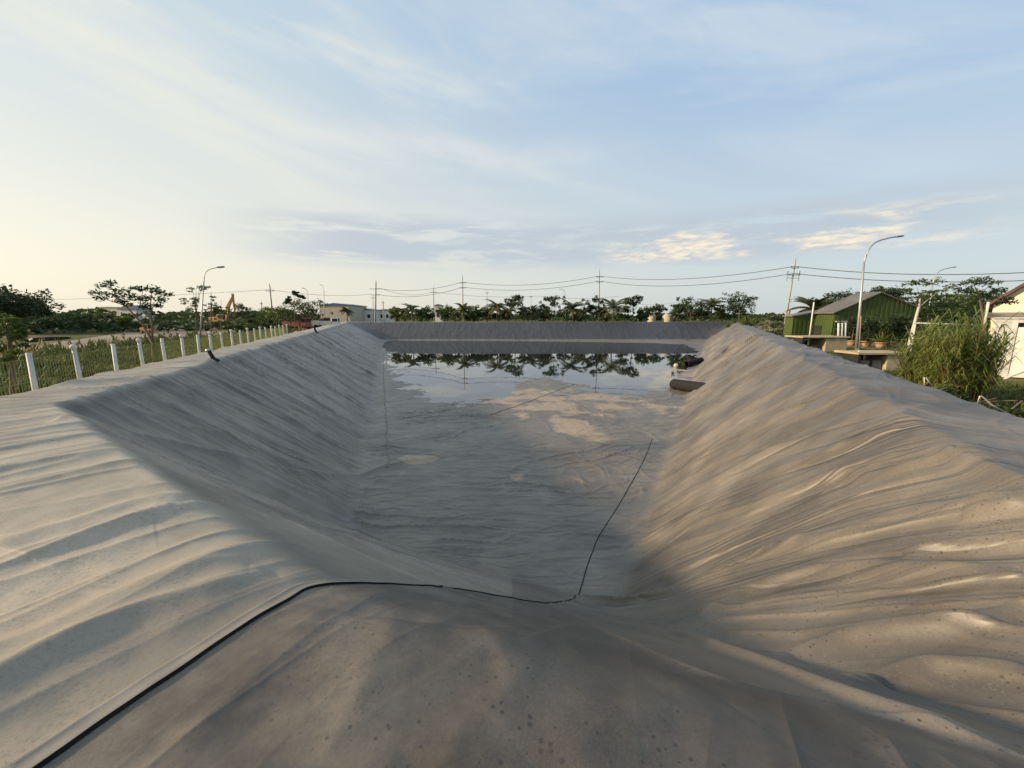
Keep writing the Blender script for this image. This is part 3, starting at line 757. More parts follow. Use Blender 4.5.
# ------------------------------------------------------------------ street lamps and utility poles
def street_lamp(base, bend, head, Y, label, r=.07, lift=.25, group='street lamps'):
    b = D(*base, Y); b.z = GZ; c = D(*bend, Y); h = D(*head, Y); root = empty('street_lamp', b); tag(root, label, 'street lamp', group)
    c -= b; h -= b; m = MB(); m.tube([(0, 0, -.2), c*.5, c], [r*1.25, r, r*.75], 10); m.lathe((0, 0, 0), [(r*2.2, 0), (r*2.2, .03), (r*1.5, .05), (r*1.4, .35), (r*1.1, .4)], 12); m.build('pole', M_GALV, root, True)
    dx = h.x-c.x; sg = 1 if dx > 0 else -1; dz = h.z-c.z
    pts = [c, c+Vector((dx*.06, 0, dz*.42)), c+Vector((dx*.18, 0, dz*.70)), c+Vector((dx*.40, 0, dz*.86)), c+Vector((dx*.8, 0, dz*.97))]
    m = MB(); m.tube([Vector(p) for p in smooth_line([tuple(p) for p in pts], 2)], r*.62, 8); m.build('arm', M_GALV, root, True)
    e_ = pts[-1]; ax = (h-e_).normalized(); L_ = max(.5, (h-e_).length*1.1); m = MB()
    rot = Vector((1, 0, 0)).rotation_difference(ax).to_matrix(); m.box(e_+ax*L_*.5, (L_, .24, .09), rot=rot, bev=.03)
    hd = m.build('lamp_head', M_LAMP, root); m = MB(); m.box(e_+ax*L_*.6+Vector((0, 0, -.05)), (L_*.5, .16, .02), rot=rot); m.build('lens', M_GLASS, hd)
    return root
street_lamp((200, 357), (204, 281), (221, 267), 30, 'grey street lamp behind the white posts of the left fence', .05)
street_lamp((856, 354), (864, 262), (902, 236), 26.6, 'tall grey street lamp with long curved arm in front of the green shed', .075)
street_lamp((926, 330), (933, 283), (955, 267), 46, 'thin street lamp with curved arm over the trees between shed and cream house', .07)
street_lamp((566, 322), (565, 294), (560, 289), 112, 'small far street lamp between the palms left of the tallest central pole', .10)
street_lamp((308, 326), (308, 296), (304, 288.5), 78, 'far street lamp above the feathery trees near the blue roofed factory', .06)
street_lamp((324, 322), (324, 291), (321, 285), 110, 'far slender street lamp rising over the blue factory roof', .08)

def util_pole(px, pxt, yt, Y, label, arms, r=.16, m_=None, frame=False):
    b = D(px, 320, Y); b.z = GZ; t_ = D(pxt, yt, Y)-b; root = empty('utility_pole', b); tag(root, label, 'utility pole', 'utility poles')
    m = MB(); m.tube([(0, 0, -.3), t_*.5, t_*.93, t_], [r, r*.85, r*.62, r*.2], 10); m.build('pole', m_ or M_CONC, root, True)
    out = []
    for (ya, wdt) in arms:
        f_ = (D(pxt, ya, Y).z-GZ)/t_.z; c = t_*f_; m = MB(); m.box(c+Vector((0, -.16, 0)), (wdt, .12, .14), bev=.01)
        a_ = m.build('crossarm', M_GALV, root)
        for s_ in (-1, 0, 1):
            q = MB(); q.lathe(c+Vector((s_*wdt*.46, -.16, .07)), [(.001, 0), (.05, 0), (.04, .06), (.08, .08), (.05, .12), (.07, .15), (.03, .22), (.001, .23)], 8); q.build('insulator', M_DARK, a_)
        out.append(b+c+Vector((0, -.16, .25)))
    if frame:
        m = MB(); zc = t_*.72
        for s_ in (-1, 1):
            m.box(zc+Vector((s_*1.0, -.1, .2)), (.07, .07, 1.5)); m.box(zc+Vector((s_*.5, -.1, 0)), (1.0, .07, .07)); m.box(zc+Vector((s_*1., -.12, 1.0)), (.14, .14, .3))
        m.build('equipment_frame', M_GALV, root)
        m = MB(); m.box(t_*.25+Vector((.22, -.2, 0)), (.35, .3, .9), bev=.02); m.build('meter_box', M_CONC, root)
    return out
A1 = util_pole(375, 376, 280, 130, 'twin-armed utility pole above the left end of the far bank', [(289, 3.6), (295, 3.0)], .28)
util_pole(383.5, 383, 300, 128, 'short bare pole just right of the twin-armed utility pole', [(303, .8)], .18)
util_pole(373, 373, 294, 160, 'thin pole behind the twin-armed utility pole', [(298, 1.5)], .14)
A2 = util_pole(434, 433.5, 286, 150, 'slim utility pole above the palms between the twin-armed pole and its taller neighbour', [(292.5, 2.6)], .2)
A3 = util_pole(463, 462.5, 274.5, 125, 'dark utility pole with two short arms left of the middle of the far bank', [(283, 2.2), (288, 2.)], .18)
util_pole(487, 487, 290, 150, 'small pale pole among palms right of the dark two-armed pole', [(293, 1.2)], .13)
util_pole(531, 531, 294, 160, 'small thin pole over the middle of the far bank', [(297, 1.2)], .12)
A4 = util_pole(599, 599.5, 268, 112, 'tallest central utility pole behind the palms of the far bank', [(277, 2.0), (282, 2.0)], .19)
A5 = util_pole(785, 796, 257, 70, 'leaning utility pole with equipment frame left of the green shed', [(268, 1.3), (275, 2.2)], .19, M_CONC, True)
A6 = util_pole(273, 269.5, 283, 90, 'leaning wooden utility pole among the trees on the left', [(291, 1.8)], .16, M_WOOD)
util_pole(261.5, 261.5, 301, 110, 'short stub pole left of the leaning wooden utility pole', [(304, .6)], .14, M_WOOD)
def wire(pts, sag, label, r=.05):
    m = MB(); line = []
    for i, (p, q) in enumerate(zip(pts[:-1], pts[1:])):
        for k in range(17):
            u = k/16
            if k == 0 and i: continue
            line.append(p.lerp(q, u)+Vector((0, 0, -4*sag[i]*u*(1-u))))
    m.tube(line, r, 5); o = m.build('power_line', M_WIRE, None, True); tag(o, label, 'power line', 'power lines')
wire([A1[0], A3[0], A4[0], A5[0], D(1200, 258, 48)], [1.5, 1.6, 1.5, 1.6], 'upper power line strung over the far bank from pole to pole to the right edge', .055)
wire([A1[1], A3[1], A4[1], A5[1], D(1200, 268, 48)], [1.7, 1.6, 1.7, 1.5], 'lower power line strung over the far bank from pole to pole to the right edge', .055)
wire([A1[0]+Vector((1.5, 0, 0)), A2[0], D(540, 296, 160), D(620, 296, 170)], [1.6, 1., 1.], 'thin farther power line through the slim pole over the palms', .045)
wire([D(-160, 301, 110), A6[0], A1[1]+Vector((-1.4, 0, 0))], [1.0, .8], 'thin power line on the left over the digger and the road', .035)
wire([D(620, 302, 170), D(680, 302, 160), D(760, 297, 130)], [1., 1.], 'faint thin power line low over the cream tanks', .035)

# ------------------------------------------------------------------ green shed
def shed():
    Y0 = 38.; x0 = D(835, 316, Y0).x; x1 = D(916, 316, Y0).x; xa = D(876, 316, Y0).x; ze = D(835, 311.5, Y0).z; za = D(876, 292.5, Y0).z; zer = D(916, 308, Y0).z
    root = empty('green_shed', (xa, Y0+1.5, GZ)); tag(root, 'green sheet-clad shed with shallow grey gable roof behind the potted shrubs', 'shed'); inv = -root.location
    def V(x, y, z): return Vector((x, y, z))+inv
    zb = D(876, 321.5, Y0).z; dp = 2.4; m = MB()
    # ribbed gable: strips of cladding with small steps
    n = 34
    for i in range(n):
        a_ = x0+(x1-x0)*i/n; b_ = x0+(x1-x0)*(i+1)/n
        def zt(x): return ze+(za-ze)*(x-x0)/(xa-x0) if x < xa else za+(zer-za)*(x-xa)/(x1-xa)
        yo = Y0-(.03 if i % 2 else 0)
        m.add([V(a_, yo, zb), V(b_, yo, zb), V(b_, yo, zt(b_)), V(a_, yo, zt(a_)), V(a_, yo+.08, zb), V(b_, yo+.08, zb), V(b_, yo+.08, zt(b_)), V(a_, yo+.08, zt(a_))], [(0, 1, 2, 3), (4, 7, 6, 5), (0, 4, 5, 1), (0, 3, 7, 4), (1, 5, 6, 2)])
    m.build('gable_wall', M_GREENW, root)
    m = MB(); ns = 14
    for i in range(ns):
        y_ = Y0+.1+(dp-.1)*i/ns; m.box(V(x0+(.02 if i % 2 else 0), y_+dp/ns/2, (ze+GZ)/2), (.06, dp/ns-.002, ze-GZ))
    w_ = m.build('side_wall', M_GREENW, root)
    m = MB(); m.box(V(x0-.04, Y0+1.9, .1), (.05, .9, .9)); f = m.build('window', M_DARK, root)
    m = MB()
    for z_ in (-.37, .57): m.box(V(x0-.07, Y0+1.9, z_), (.04, 1.0, .06))
    for y_ in (1.42, 1.9, 2.38): m.box(V(x0-.07, Y0+y_, .1), (.04, .05, .98))
    m.build('frame', M_GREENT, f)
    m = MB(); m.box(V(xa, Y0+dp, .2), (x1-x0, .1, 2.4)); m.box(V(x1, Y0+dp/2, .3), (.06, dp, 2.6)); m.build('rear_wall', M_GREENT, root)
    for nm, (xa_, za_, xb_, zb_) in {'a': (xa, za, x0-.35, ze-.16), 'b': (xa, za, x1+.3, zer-.1)}.items():
        m = MB(); k = 20
        for i in range(k):
            ya = Y0-.25+(dp+.5)*i/k; yb = Y0-.25+(dp+.5)*(i+1)/k; o_ = .03 if i % 2 else 0
            m.add([V(xa_, ya, za_+.05+o_), V(xb_, ya, zb_+.05+o_), V(xb_, yb, zb_+.05+o_), V(xa_, yb, za_+.05+o_), V(xa_, ya, za_-.02), V(xb_, ya, zb_-.02), V(xb_, yb, zb_-.02), V(xa_, yb, za_-.02)],
                  [(0, 1, 2, 3), (4, 7, 6, 5), (0, 4, 5, 1), (3, 2, 6, 7), (1, 5, 6, 2)])
        m.build('roof_slope', M_ROOFG, root)
    m = MB(); m.box(V(xa, Y0-.12, zb), (x1-x0, .2, .12)); m.build('lintel_beam', M_CONC, root)
    for xx in (x0+.1, xa, x1-.1):
        m = MB(); m.box(V(xx, Y0-.02, (zb+GZ)/2), (.14, .14, zb-GZ)); m.build('column', M_GREENT, root)
    # awning strips either side
    m = MB(); m.box(V(x0+2.0, Y0-.7, zb-.12), (3.3, 1.1, .05), rot=Matrix.Rotation(R(-8), 3, 'X')); m.build('awning', M_ROOFG, root)
    m = MB(); m.box(V(x1-1.9, Y0-.7, zb-.12), (3.3, 1.1, .05), rot=Matrix.Rotation(R(-8), 3, 'X')); m.build('awning', M_ROOFG, root)
    # lean-to at the back left
    Y1 = Y0+dp; xl = D(794, 316, Y1).x; zl = D(794, 316.5, Y1).z; zr = D(815, 313, Y1).z
    m = MB(); n = 10; xr = x0-.05
    for i in range(n):
        a_ = xl+(xr-xl)*i/n; b_ = xl+(xr-xl)*(i+1)/n; yo = Y1-(.03 if i % 2 else 0); za_ = zl+(zr-zl)*i/n; zb_ = zl+(zr-zl)*(i+1)/n
        m.add([V(a_, yo, GZ), V(b_, yo, GZ), V(b_, yo, zb_), V(a_, yo, za_), V(a_, yo+.08, GZ), V(b_, yo+.08, GZ), V(b_, yo+.08, zb_), V(a_, yo+.08, za_)], [(0, 1, 2, 3), (4, 7, 6, 5), (0, 3, 7, 4), (1, 5, 6, 2)])
    m.box(V(xl, Y1+.6, (zl+GZ)/2), (.08, 1.2, zl-GZ)); m.build('lean_to_wall', M_GREENW, root)
    m = MB(); m.add([V(xl-.3, Y1-.2, zl+.0), V(xr, Y1-.2, zr+.1), V(xr, Y1+1.3, zr+.1), V(xl-.3, Y1+1.3, zl), V(xl-.3, Y1-.2, zl+.09), V(xr, Y1-.2, zr+.19), V(xr, Y1+1.3, zr+.19), V(xl-.3, Y1+1.3, zl+.09)], [(0, 1, 2, 3), (4, 7, 6, 5), (0, 4, 5, 1), (1, 5, 6, 2), (2, 6, 7, 3), (3, 7, 4, 0)])
    m.build('lean_to_roof', M_ROOFG, root)
shed()
# white upright pipes by the shed door
def stick(name, p0, p1, Y, r, m_, label, cat, group=None, elbow=False):
    b = D(*p0, Y); t_ = D(*p1, Y)-b; o_ = MB(); o_.tube([(0, 0, 0), t_*.5, t_], r, 8)
    if elbow: o_.tube([(0, 0, .03), (-.25, 0, .03), (-.3, 0, -.12)], r, 8)
    o = o_.build(name, m_, None, True); o.location = b; tag(o, label, cat, group); return o
stick('white_pipe', (809, 340), (814, 302), 27.6, .045, M_WHITE, 'tall leaning white plastic pipe in front of the green lean-to', 'pipe', None, True)
for i, (px, lb) in enumerate([(838, 'leftmost of the three short pale posts by the corner of the green shed'), (841.5, 'middle of the three short pale posts by the corner of the green shed'), (845, 'rightmost of the three short pale posts by the corner of the green shed')]):
    stick('pale_post', (px, 345), (px+.6, 323), 32, .07, M_WHITE, lb, 'post', 'short pale posts by the shed')
stick('thin_pole', (859, 352), (861, 316), 25.5, .03, M_WOOD, 'thin brown pole leaning beside the tall grey street lamp', 'pole')

# cement tanks with slab lids
def tank(px0, px1, ytop, Y, dp, solid, label):
    a_ = D(px0, ytop, Y); b_ = D(px1, ytop, Y); W = b_.x-a_.x; root = empty('cement_tank', (a_.x+W/2, Y+dp/2, GZ)); tag(root, label, 'cement tank', 'cement tanks at the right bank')
    zt = a_.z-GZ; m = MB(); m.box((0, 0, zt-.05), (W+.2, dp+.2, .10), bev=.015); m.build('slab_lid', M_CONCY, root)
    m = MB(); sx = W*solid; m.box((W/2-sx/2, 0, (zt-.105)/2), (sx, dp, zt-.105), bev=.02); m.build('rendered_wall', M_CONCY, root)
    m = MB(); t_ = .12
    m.box((-W/2+t_/2, 0, (zt-.105)/2), (t_, dp, zt-.105)); m.box((-sx/2, dp/2-t_/2, (zt-.105)/2), (W-sx-2*t_, t_, zt-.105)); m.build('inner_wall', M_DARK, root)
    for k in range(2):
        m = MB(); m.box((-W/2+.5+k*.55, -dp*.2, .25), (.42, .4, .5), bev=.03); m.build('block', M_ROOFG, root)
    return root
tank(803, 848, 336.5, 27.2, 1.6, .48, 'farther cement tank with slab lid below the green lean-to')
tank(859, 911, 352.5, 18.0, 1.2, .44, 'nearer cement tank with slab lid left of the tall reeds')
m = MB(); m.tube([(0, 0, -.35), (0, 0, 0), (.12, 0, .02), (.14, 0, -.1)], .03, 8); o = m.build('pipe_elbow', M_WHITE, None, True); o.location = D(858.5, 351, 18.4); tag(o, 'small white pipe elbow standing at the lid of the nearer cement tank', 'pipe')

# potted shrubs before the shed
def potted(px, py, Y, h, w_, label, kind, seed):
    b = D(px, py, Y); b.z = GZ; root = empty('potted_plant', b); tag(root, label, 'potted plant', 'potted shrubs before the green shed'); r_ = random.Random(seed)
    m = MB(); m.lathe((0, 0, 0), [(.001, 0), (.24, 0), (.30, .25), (.38, .42), (.42, .42), (.42, .47), (.36, .47), (.34, .40), (.001, .40)], 16); m.build('pot', M_CLAY, root, True)
    m = MB(); m.tube([(0, 0, .38), (.03, 0, h*.4), (0, 0, h*.7)], [.05, .04, .02], 6); m.build('stem', M_BARK, root)
    m = MB()
    if kind == 'agave':
        for k in range(46):
            q = r_.uniform(0, 6.28); u = r_.uniform(.2, 1.4); L_ = r_.uniform(.5, 1.)*h*.6; d = Vector((math.cos(q)*math.cos(u), math.sin(q)*math.cos(u), math.sin(u))); s_ = Vector((-math.sin(q), math.cos(q), 0))*.035
            p = Vector((0, 0, .45)); m.add([p-s_, p+s_, p+d*L_*.6+s_*.8, p+d*L_+Vector((0, 0, -.12*L_)), p+d*L_*.6-s_*.8], [(0, 1, 2, 3, 4)])
    else:
        cs = [(Vector((r_.gauss(0, .3)*w_, r_.gauss(0, .3)*w_, .5+(h-.6)*r_.random())), w_*.32) for _ in range(14)]; leaves(m, cs, 90, w_*.32, .09, .9, r_)
    m.build('foliage', L_BRIGHT if kind == 'agave' else L_DARK, root); return root
pots = [(851, 345, 34, 2.3, 1.5, 'bush'), (866, 347, 33, 2.5, 1.7, 'bush'), (880, 348, 31.5, 1.9, 1.0, 'agave'), (890, 348.5, 32, 2.5, 1.5, 'bush'), (904, 349, 32, 2.6, 1.8, 'bush'), (915, 350, 33.5, 2.4, 1.6, 'bush')]
lb = ['dark potted shrub nearest the three short pale posts', 'tall dark potted shrub right beside the street lamp pole', 'light green spiky potted plant in the middle of the potted row', 'dark potted shrub just right of the spiky potted plant', 'largest dark potted shrub near the right end of the potted row', 'dark potted shrub next to the reeds at the right end of the potted row']
for i, (p, l_) in enumerate(zip(pots, lb)): potted(p[0], p[1], p[2], p[3], p[4], l_, p[5], i+40)

# ------------------------------------------------------------------ white cabin and cream house on the right
def cabin():
    c0 = Vector((20.2, 16.3, GZ)); a_ = Vector((.62, .785, 0)); b_ = Vector((.785, -.62, 0)); LA, LB, h = 2.5, 5.0, 2.38
    root = empty('portable_cabin', c0); tag(root, 'white metal cabin with framed panels standing on the grass at the right edge', 'cabin')
    Mx = Matrix((b_, a_, Vector((0, 0, 1)))).transposed()
    def bx(m, x, y, z, sx, sy, sz, bev=0): m.box(Mx @ Vector((x, y, z)), (sx, sy, sz), rot=Mx, bev=bev)
    m = MB()
    for i in range(5): bx(m, .05, .12+(LA-.24)*(i+.5)/5, h/2, .05, (LA-.24)/5-.02, h-.3)
    m.build('side_panel', M_WHITE, root)
    m = MB(); bx(m, LB/2, .07, h/2-.1, LB-.24, .05, h-.45); m.build('front_panel', M_CREAM2, root)
    m = MB()
    for x, y in ((0, 0), (0, LA), (LB, 0), (LB, LA)): bx(m, x+(.07 if x == 0 else -.07), y+(.07 if y == 0 else -.07), h/2, .14, .14, h, .01)
    for y in (.07, LA-.07):
        for z in (.1, h-.08): bx(m, LB/2, y, z, LB-.28, .12, .14, .01)
    for x in (.07, LB-.07):
        for z in (.1, h-.08): bx(m, x, LA/2, z, .12, LA-.28, .14, .01)
    m.build('frame', M_WHITE, root)
    m = MB(); bx(m, LB/2, LA/2, h+.03, LB+.1, LA+.1, .06, .02); m.build('roof', M_WHITE, root)
    m = MB(); bx(m, LB/2, LA-.1, h/2, LB-.3, .05, h-.3); bx(m, LB/2, LA/2, .2, LB-.3, LA-.3, .06); m.build('rear_panel', M_WHITE, root)
    m = MB(); bx(m, .95, .03, h-.55, 1.1, .04, .45); w_ = m.build('window', M_GLASS, root)
    m = MB()
    for z in (h-.30, h-.80): bx(m, .95, .015, z, 1.2, .05, .05)
    for x in (.37, .95, 1.53): bx(m, x, .012, h-.55, .05, .05, .45)
    m.build('frame', M_WHITE, w_)
cabin()
def house():
    Y = 27.; c = D(994, 303.5, Y); zl = c.z-GZ; W = 9.; xa = W/2; sl_ = .92; za = zl+W/2*sl_
    root = empty('cream_house', (c.x, Y, GZ), R(-54)); tag(root, 'cream house with brown gable roof edge behind the white cabin', 'house')
    m = MB(); m.prism([(0, 0), (W, 0), (W, zl), (xa, za), (0, zl)], 0, 8); m.build('wall', M_CREAM, root)
    for sx in (-1, 1):
        ex = xa+sx*(W/2+.35); ez = zl-.35*sl_; p = [(xa, za+.03), (ex, ez+.03), (ex, ez+.24), (xa, za+.28)]
        if sx > 0: p = p[::-1]
        m = MB(); m.prism(p, -.45, 8.4); m.build('roof_slope', M_ROOFB, root)
    m = MB(); m.box((W/2, -.75, zl-.75), (W+.4, 1.5, .08), rot=Matrix.Rotation(R(10), 3, 'X')); m.build('awning', M_ROOFG, root)
    m = MB(); m.box((1.6, -.03, 1.0), (1.1, .08, 2.0)); m.build('door', M_WOOD, root)
    m = MB(); m.box((4.5, -.03, 1.5), (1.3, .08, 1.1)); d = m.build('window', M_GLASS, root)
    m = MB(); m.box((4.5, -.06, 1.5), (.06, .08, 1.14)); m.box((4.5, -.06, 2.08), (1.45, .1, .07)); m.box((4.5, -.06, .92), (1.45, .14, .07)); m.build('frame', M_WHITE, d)
house()
stick('white_pole', (984.5, 325), (988.5, 302), 18.5, .05, M_WHITE, 'short leaning white pole rising at the left corner of the cabin roof', 'pole')
m = MB(); a_ = D(914, 323, 19)-D(946, 323, 19); b_ = D(980, 325, 19)-D(946, 323, 19); m.tube([a_, b_], .035, 8); r0 = D(946, 323, 19)
root = empty('pipe_rail', r0); tag(root, 'pale horizontal pipe rail on posts behind the tall reeds', 'rail')
m.build('rail', M_WHITE, root, True)
for p in (a_*.95, b_*.96): m = MB(); m.tube([p+Vector((0, 0, -.04)), Vector((p.x, p.y, GZ-r0.z))], .03, 8); m.build('post', M_WHITE, root, True)
def bent(pts, Y, label, r=.011):
    P_ = [D(a_, b_, Y) for a_, b_ in pts]; m = MB(); m.tube([p-P_[0] for p in P_], r, 8); o = m.build('bent_pipe', M_WHITE, None, True); o.location = P_[0]; tag(o, label, 'pipe', 'thin white pipes at the right bank')
bent([(924.4, 385), (924.2, 377.5), (926, 377.7), (931, 385)], 9.2, 'small bent white pipe at the edge of the liner under the reeds')
bent([(977.5, 404), (979.5, 396), (982, 396.5), (992, 405), (1006, 413)], 7.2, 'long bent white pipe at the edge of the liner near the cabin grass')
bent([(1004, 379), (1012, 376), (1030, 370)], 15.3, 'white pipe lying on the grass before the cabin corner', .03)

# ------------------------------------------------------------------ reeds, grass
def reeds():
    r_ = random.Random(5); b = P(946, 392, GZ); b = Vector((13.0, 11.8, GZ)); root = empty('reed_clump', b); tag(root, 'tall dense clump of green reeds between the nearer cement tank and the white cabin', 'reeds')
    lf, st = MB(), MB()
    for k in range(420):
        u = r_.uniform(-1, 1); v = r_.uniform(-1, 1); p = Vector((u*.66+v*.15, v*.8, 0)); h = (1.7+.68*math.cos(u*1.6)*r_.uniform(.3, 1.2))*r_.uniform(.72, 1.08)
        ln = Vector((u*.22+r_.gauss(0, .08), r_.gauss(0, .08), 0)); pts = [p+ln*h*(t*t)+Vector((0, 0, h*t)) for t in (0, .35, .7, 1)]
        st.tube(pts, [.012, .010, .007, .003], 3, cap=False)
        for j in range(r_.randint(8, 13)):
            t = r_.uniform(.15, 1); q = p+ln*h*t*t+Vector((0, 0, h*t)); an = r_.uniform(0, 6.28); L_ = r_.uniform(.25, .6)
            d = Vector((math.cos(an), math.sin(an), 0)); s_ = Vector((-d.y, d.x, 0))*.014
            m1 = q+d*L_*.45+Vector((0, 0, L_*.55)); e_ = q+d*L_+Vector((0, 0, L_*r_.uniform(.0, .6)))
            lf.add([q-s_*.6, q+s_*.6, m1+s_, m1-s_, e_], [(0, 1, 2, 3), (3, 2, 4)])
    st.build('stems', L_DRY, root); lf.build('leaf_blades', L_REED, root)
reeds()
def tufts(name, pts, hmin, hmax, m_, label, seed, bl=6, wid=.012):
    r_ = random.Random(seed); m = MB()
    for (x, y, sc_) in pts:
        for k in range(bl):
            q = r_.uniform(0, 6.28); h = r_.uniform(hmin, hmax)*sc_; d = Vector((math.cos(q), math.sin(q), 0)); s_ = Vector((-d.y, d.x, 0))*wid*(1+math.hypot(x, y)/16)
            p = Vector((x+r_.gauss(0, .08)*sc_, y+r_.gauss(0, .08)*sc_, GZ-.02)); mid = p+d*h*.2+Vector((0, 0, h*.65)); e_ = p+d*h*r_.uniform(.3, .75)+Vector((0, 0, h))
            m.add([p-s_, p+s_, mid+s_*.8, mid-s_*.8, e_], [(0, 1, 2, 3), (3, 2, 4)])
    o = m.build(name, m_); tag(o, label, 'grass', None, 'stuff')
def scatter(n, fn, seed):
    g = np.random.default_rng(seed); out = []
    while len(out) < n:
        p = fn(g)
        if p is not None: out.append(p)
    return out
def leftf(g):
    t = g.uniform(6, 14)+g.exponential(16) ; d = 7.15+abs(g.normal(0, 7)); 
    x, y = -.944*d-.33*t, -.33*d+.944*t
    return (x, y, .8+.5*float(pn(np.array([x*.3]), np.array([y*.3]), 500)[0])) if t < 95 and y > 3 else None
tufts('green_weeds', scatter(9000, leftf, 1), .25, .75, L_GRASS, 'green weeds growing along and beyond the left fence', 1)
tufts('dry_weeds', scatter(2200, leftf, 2), .2, .7, L_DRY, 'dry yellowish weeds mixed in beyond the left fence', 2)
def rightf(g):
    t = g.uniform(4, 40); d = 4.2+abs(g.normal(0, 5)); x, y = .889*d+.457*t, -.457*d+.889*t
    if 18.5 < x < 26 and 11 < y < 19: return None
    return (x, y, .8)
tufts('green_grass', scatter(5500, rightf, 3), .06, .30, L_GRASS, 'short green grass on the ground right of the basin', 3, 6, .007)
tufts('dry_grass', scatter(3000, rightf, 4), .05, .22, L_DRY, 'dry yellow grass on the ground right of the basin', 4, 6, .007)
def bushy(name, px, py, Y, w_, h, label, lm, seed, n=160, size=.08, cat='bush', group=None):
    r_ = random.Random(seed); b = D(px, py, Y); b.z = GZ; root = empty(name, b); tag(root, label, cat, group)
    m = MB()
    for k in range(5): m.tube([(0, 0, -.1), (r_.gauss(0, .2)*w_, r_.gauss(0, .15)*w_, h*.5), (r_.gauss(0, .3)*w_, r_.gauss(0, .2)*w_, h*.85)], [.05, .03, .01], 5)
    m.build('stems', M_BARK, root)
    m = MB(); cs = [(Vector((r_.gauss(0, .28)*w_, r_.gauss(0, .22)*w_, h*r_.uniform(.15, .85))), min(w_, h)*.24) for _ in range(13)]; leaves(m, cs, n, min(w_, h)*.24, size, .8, r_); m.build('foliage', lm, root)
bushy('bush', 966, 400, 8.6, 1.6, .7, 'low dark green bush at the foot of the reeds', L_MID, 61, 110, .05)
bushy('bush', 1000, 398, 9.6, 2.2, .55, 'low sprawling bush on the grass left of the cabin pipe', L_DARK, 62, 110, .05)
bushy('bush', 918, 385, 10.5, 1.6, .8, 'low green bush between the nearer cement tank and the reeds', L_MID, 63, 110, .05)
bushy('flowering_bush', 772, 326, 52, 4.2, 2.0, 'pale flowering bush at the foot of the leaning utility pole', mat('pale_bloom', (.40, .38, .32), (.14, .16, .06), 1.5, .7, 0, 1, 0, 3, .3, .3), 64, 170, .12)
bushy('bush', 752, 322, 70, 5, 2.4, 'olive bush right of the big tree at the right end of the far bank', L_BRIGHT, 65, 150, .16)
bushy('bush', 782, 332, 44, 3.4, 1.9, 'olive green bush between the leaning pole and the green lean-to', L_MID, 66, 150, .12)

# ------------------------------------------------------------------ trees
px_tree('roadside_tree', 13.6, [[(154, 364, .045), (152.5, 342, .04), (143, 325, .032), (126, 306, .022), (110, 293, .010)], [(152.5, 342, .035), (152, 325, .028), (150, 308, .018), (152, 288, .008, .2)], [(136, 317, .02), (140, 305, .014), (143, 290, .006, .3)], [(150, 310, .014), (160, 300, .010), (168, 294, .005)], [(126, 306, .014), (108, 300, .010), (97, 293, .005)], [(118, 299, .010), (112, 288, .006), (110, 284, .004)]],
  [(97,293,.26),(104,286,.22),(110,283,.20),(101,298,.20),(113,295,.26),(122,291,.24),(120,301,.2),(130,296,.26),(128,304,.16),(138,299,.24),(141,289,.2),(147,298,.2),(152,289,.24),(150,305,.22),(158,292,.2),(161,300,.22),(167,294,.20),(158,306,.14),(145,307,.18),(134,288,.14)],
  'leaning tree with two flat layered crowns just behind the left fence', lm=L_DARK, n=120, size=.045, flat_=.62, seed=3)
px_tree('drooping_tree', 8.9, [[(13, 391, .055), (12, 365, .05), (9, 340, .035), (5, 320, .015)], [(12, 360, .02), (22, 345, .01)], [(11, 350, .02), (-8, 335, .01)], [(10, 345, .015), (20, 328, .006)]],
  [(2,318,.16),(12,320,.15),(20,328,.13),(-8,325,.2),(5,332,.2),(17,338,.15),(24,345,.11),(-10,345,.2),(4,347,.18),(15,352,.11),(-12,360,.2),(22,334,.10),(8,360,.10),(-25,330,.25),(-25,352,.25)],
  'small bright green tree with drooping leaves at the left edge of the bank', lm=L_BRIGHT, n=190, size=.045, flat_=.75, seed=4)
def sparse(px, yt, yb, Y, wpx, label, seed, n=60, lm=None, k=9, size=None, trunk_px=None, name='sapling', nr=1.):
    r_ = random.Random(seed); s1 = F/Y; stems = [[(px, yb, .05), ((px+(trunk_px or px))/2, (yt+yb)/2, .035), (trunk_px or px, yt+3, .012)]]; cl = []
    tp = trunk_px or px
    for i in range(k):
        x = tp+r_.uniform(-.5, .5)*wpx; y = yt+(yb-yt)*r_.uniform(.0, .42); rr = r_.uniform(.07, .13)*wpx/s1*1.2*nr
        stems.append([(tp+(px-tp)*.3, yt+(yb-yt)*r_.uniform(.35, .55), .018, .1), ((x+tp)/2, (y*1.2+yb*.1)/1.3 if 0 else y+4, .012, .2), (x, y, .005, r_.uniform(-.4, .4))]); cl.append((x, y, rr)); cl.append((x+r_.uniform(-3, 3), y+r_.uniform(-2, 3), rr*.8))
    return px_tree(name, Y, stems, cl, label, lm=lm or L_MID, n=n, size=size or .003*Y, flat_=.6, seed=seed)
sparse(196, 287, 340, 34, 26, 'thin leafed sapling left of the street lamp on the left', 11, 26, L_MID, 10)
sparse(211, 289, 344, 27, 16, 'bare dark sapling close to the right of the left street lamp', 12, 14, L_DARK, 8)
sparse(221, 297, 338, 40, 18, 'wispy sapling between the left street lamp and the digger boom', 13, 26, L_MID, 8)
sparse(295, 290, 328, 62, 16, 'tall feathery tree with tufted top left of the far factory', 14, 90, L_DARK, 7, None, 294)
tl = [(0, 285, 60, 9., 'biggest dark tree at the far left edge', L_DARK), (20, 300, 66, 7, 'dark rounded tree right of the biggest one at the left edge', L_DARK), (-30, 290, 55, 8, 'dark tree at the very left border', L_DARK)]
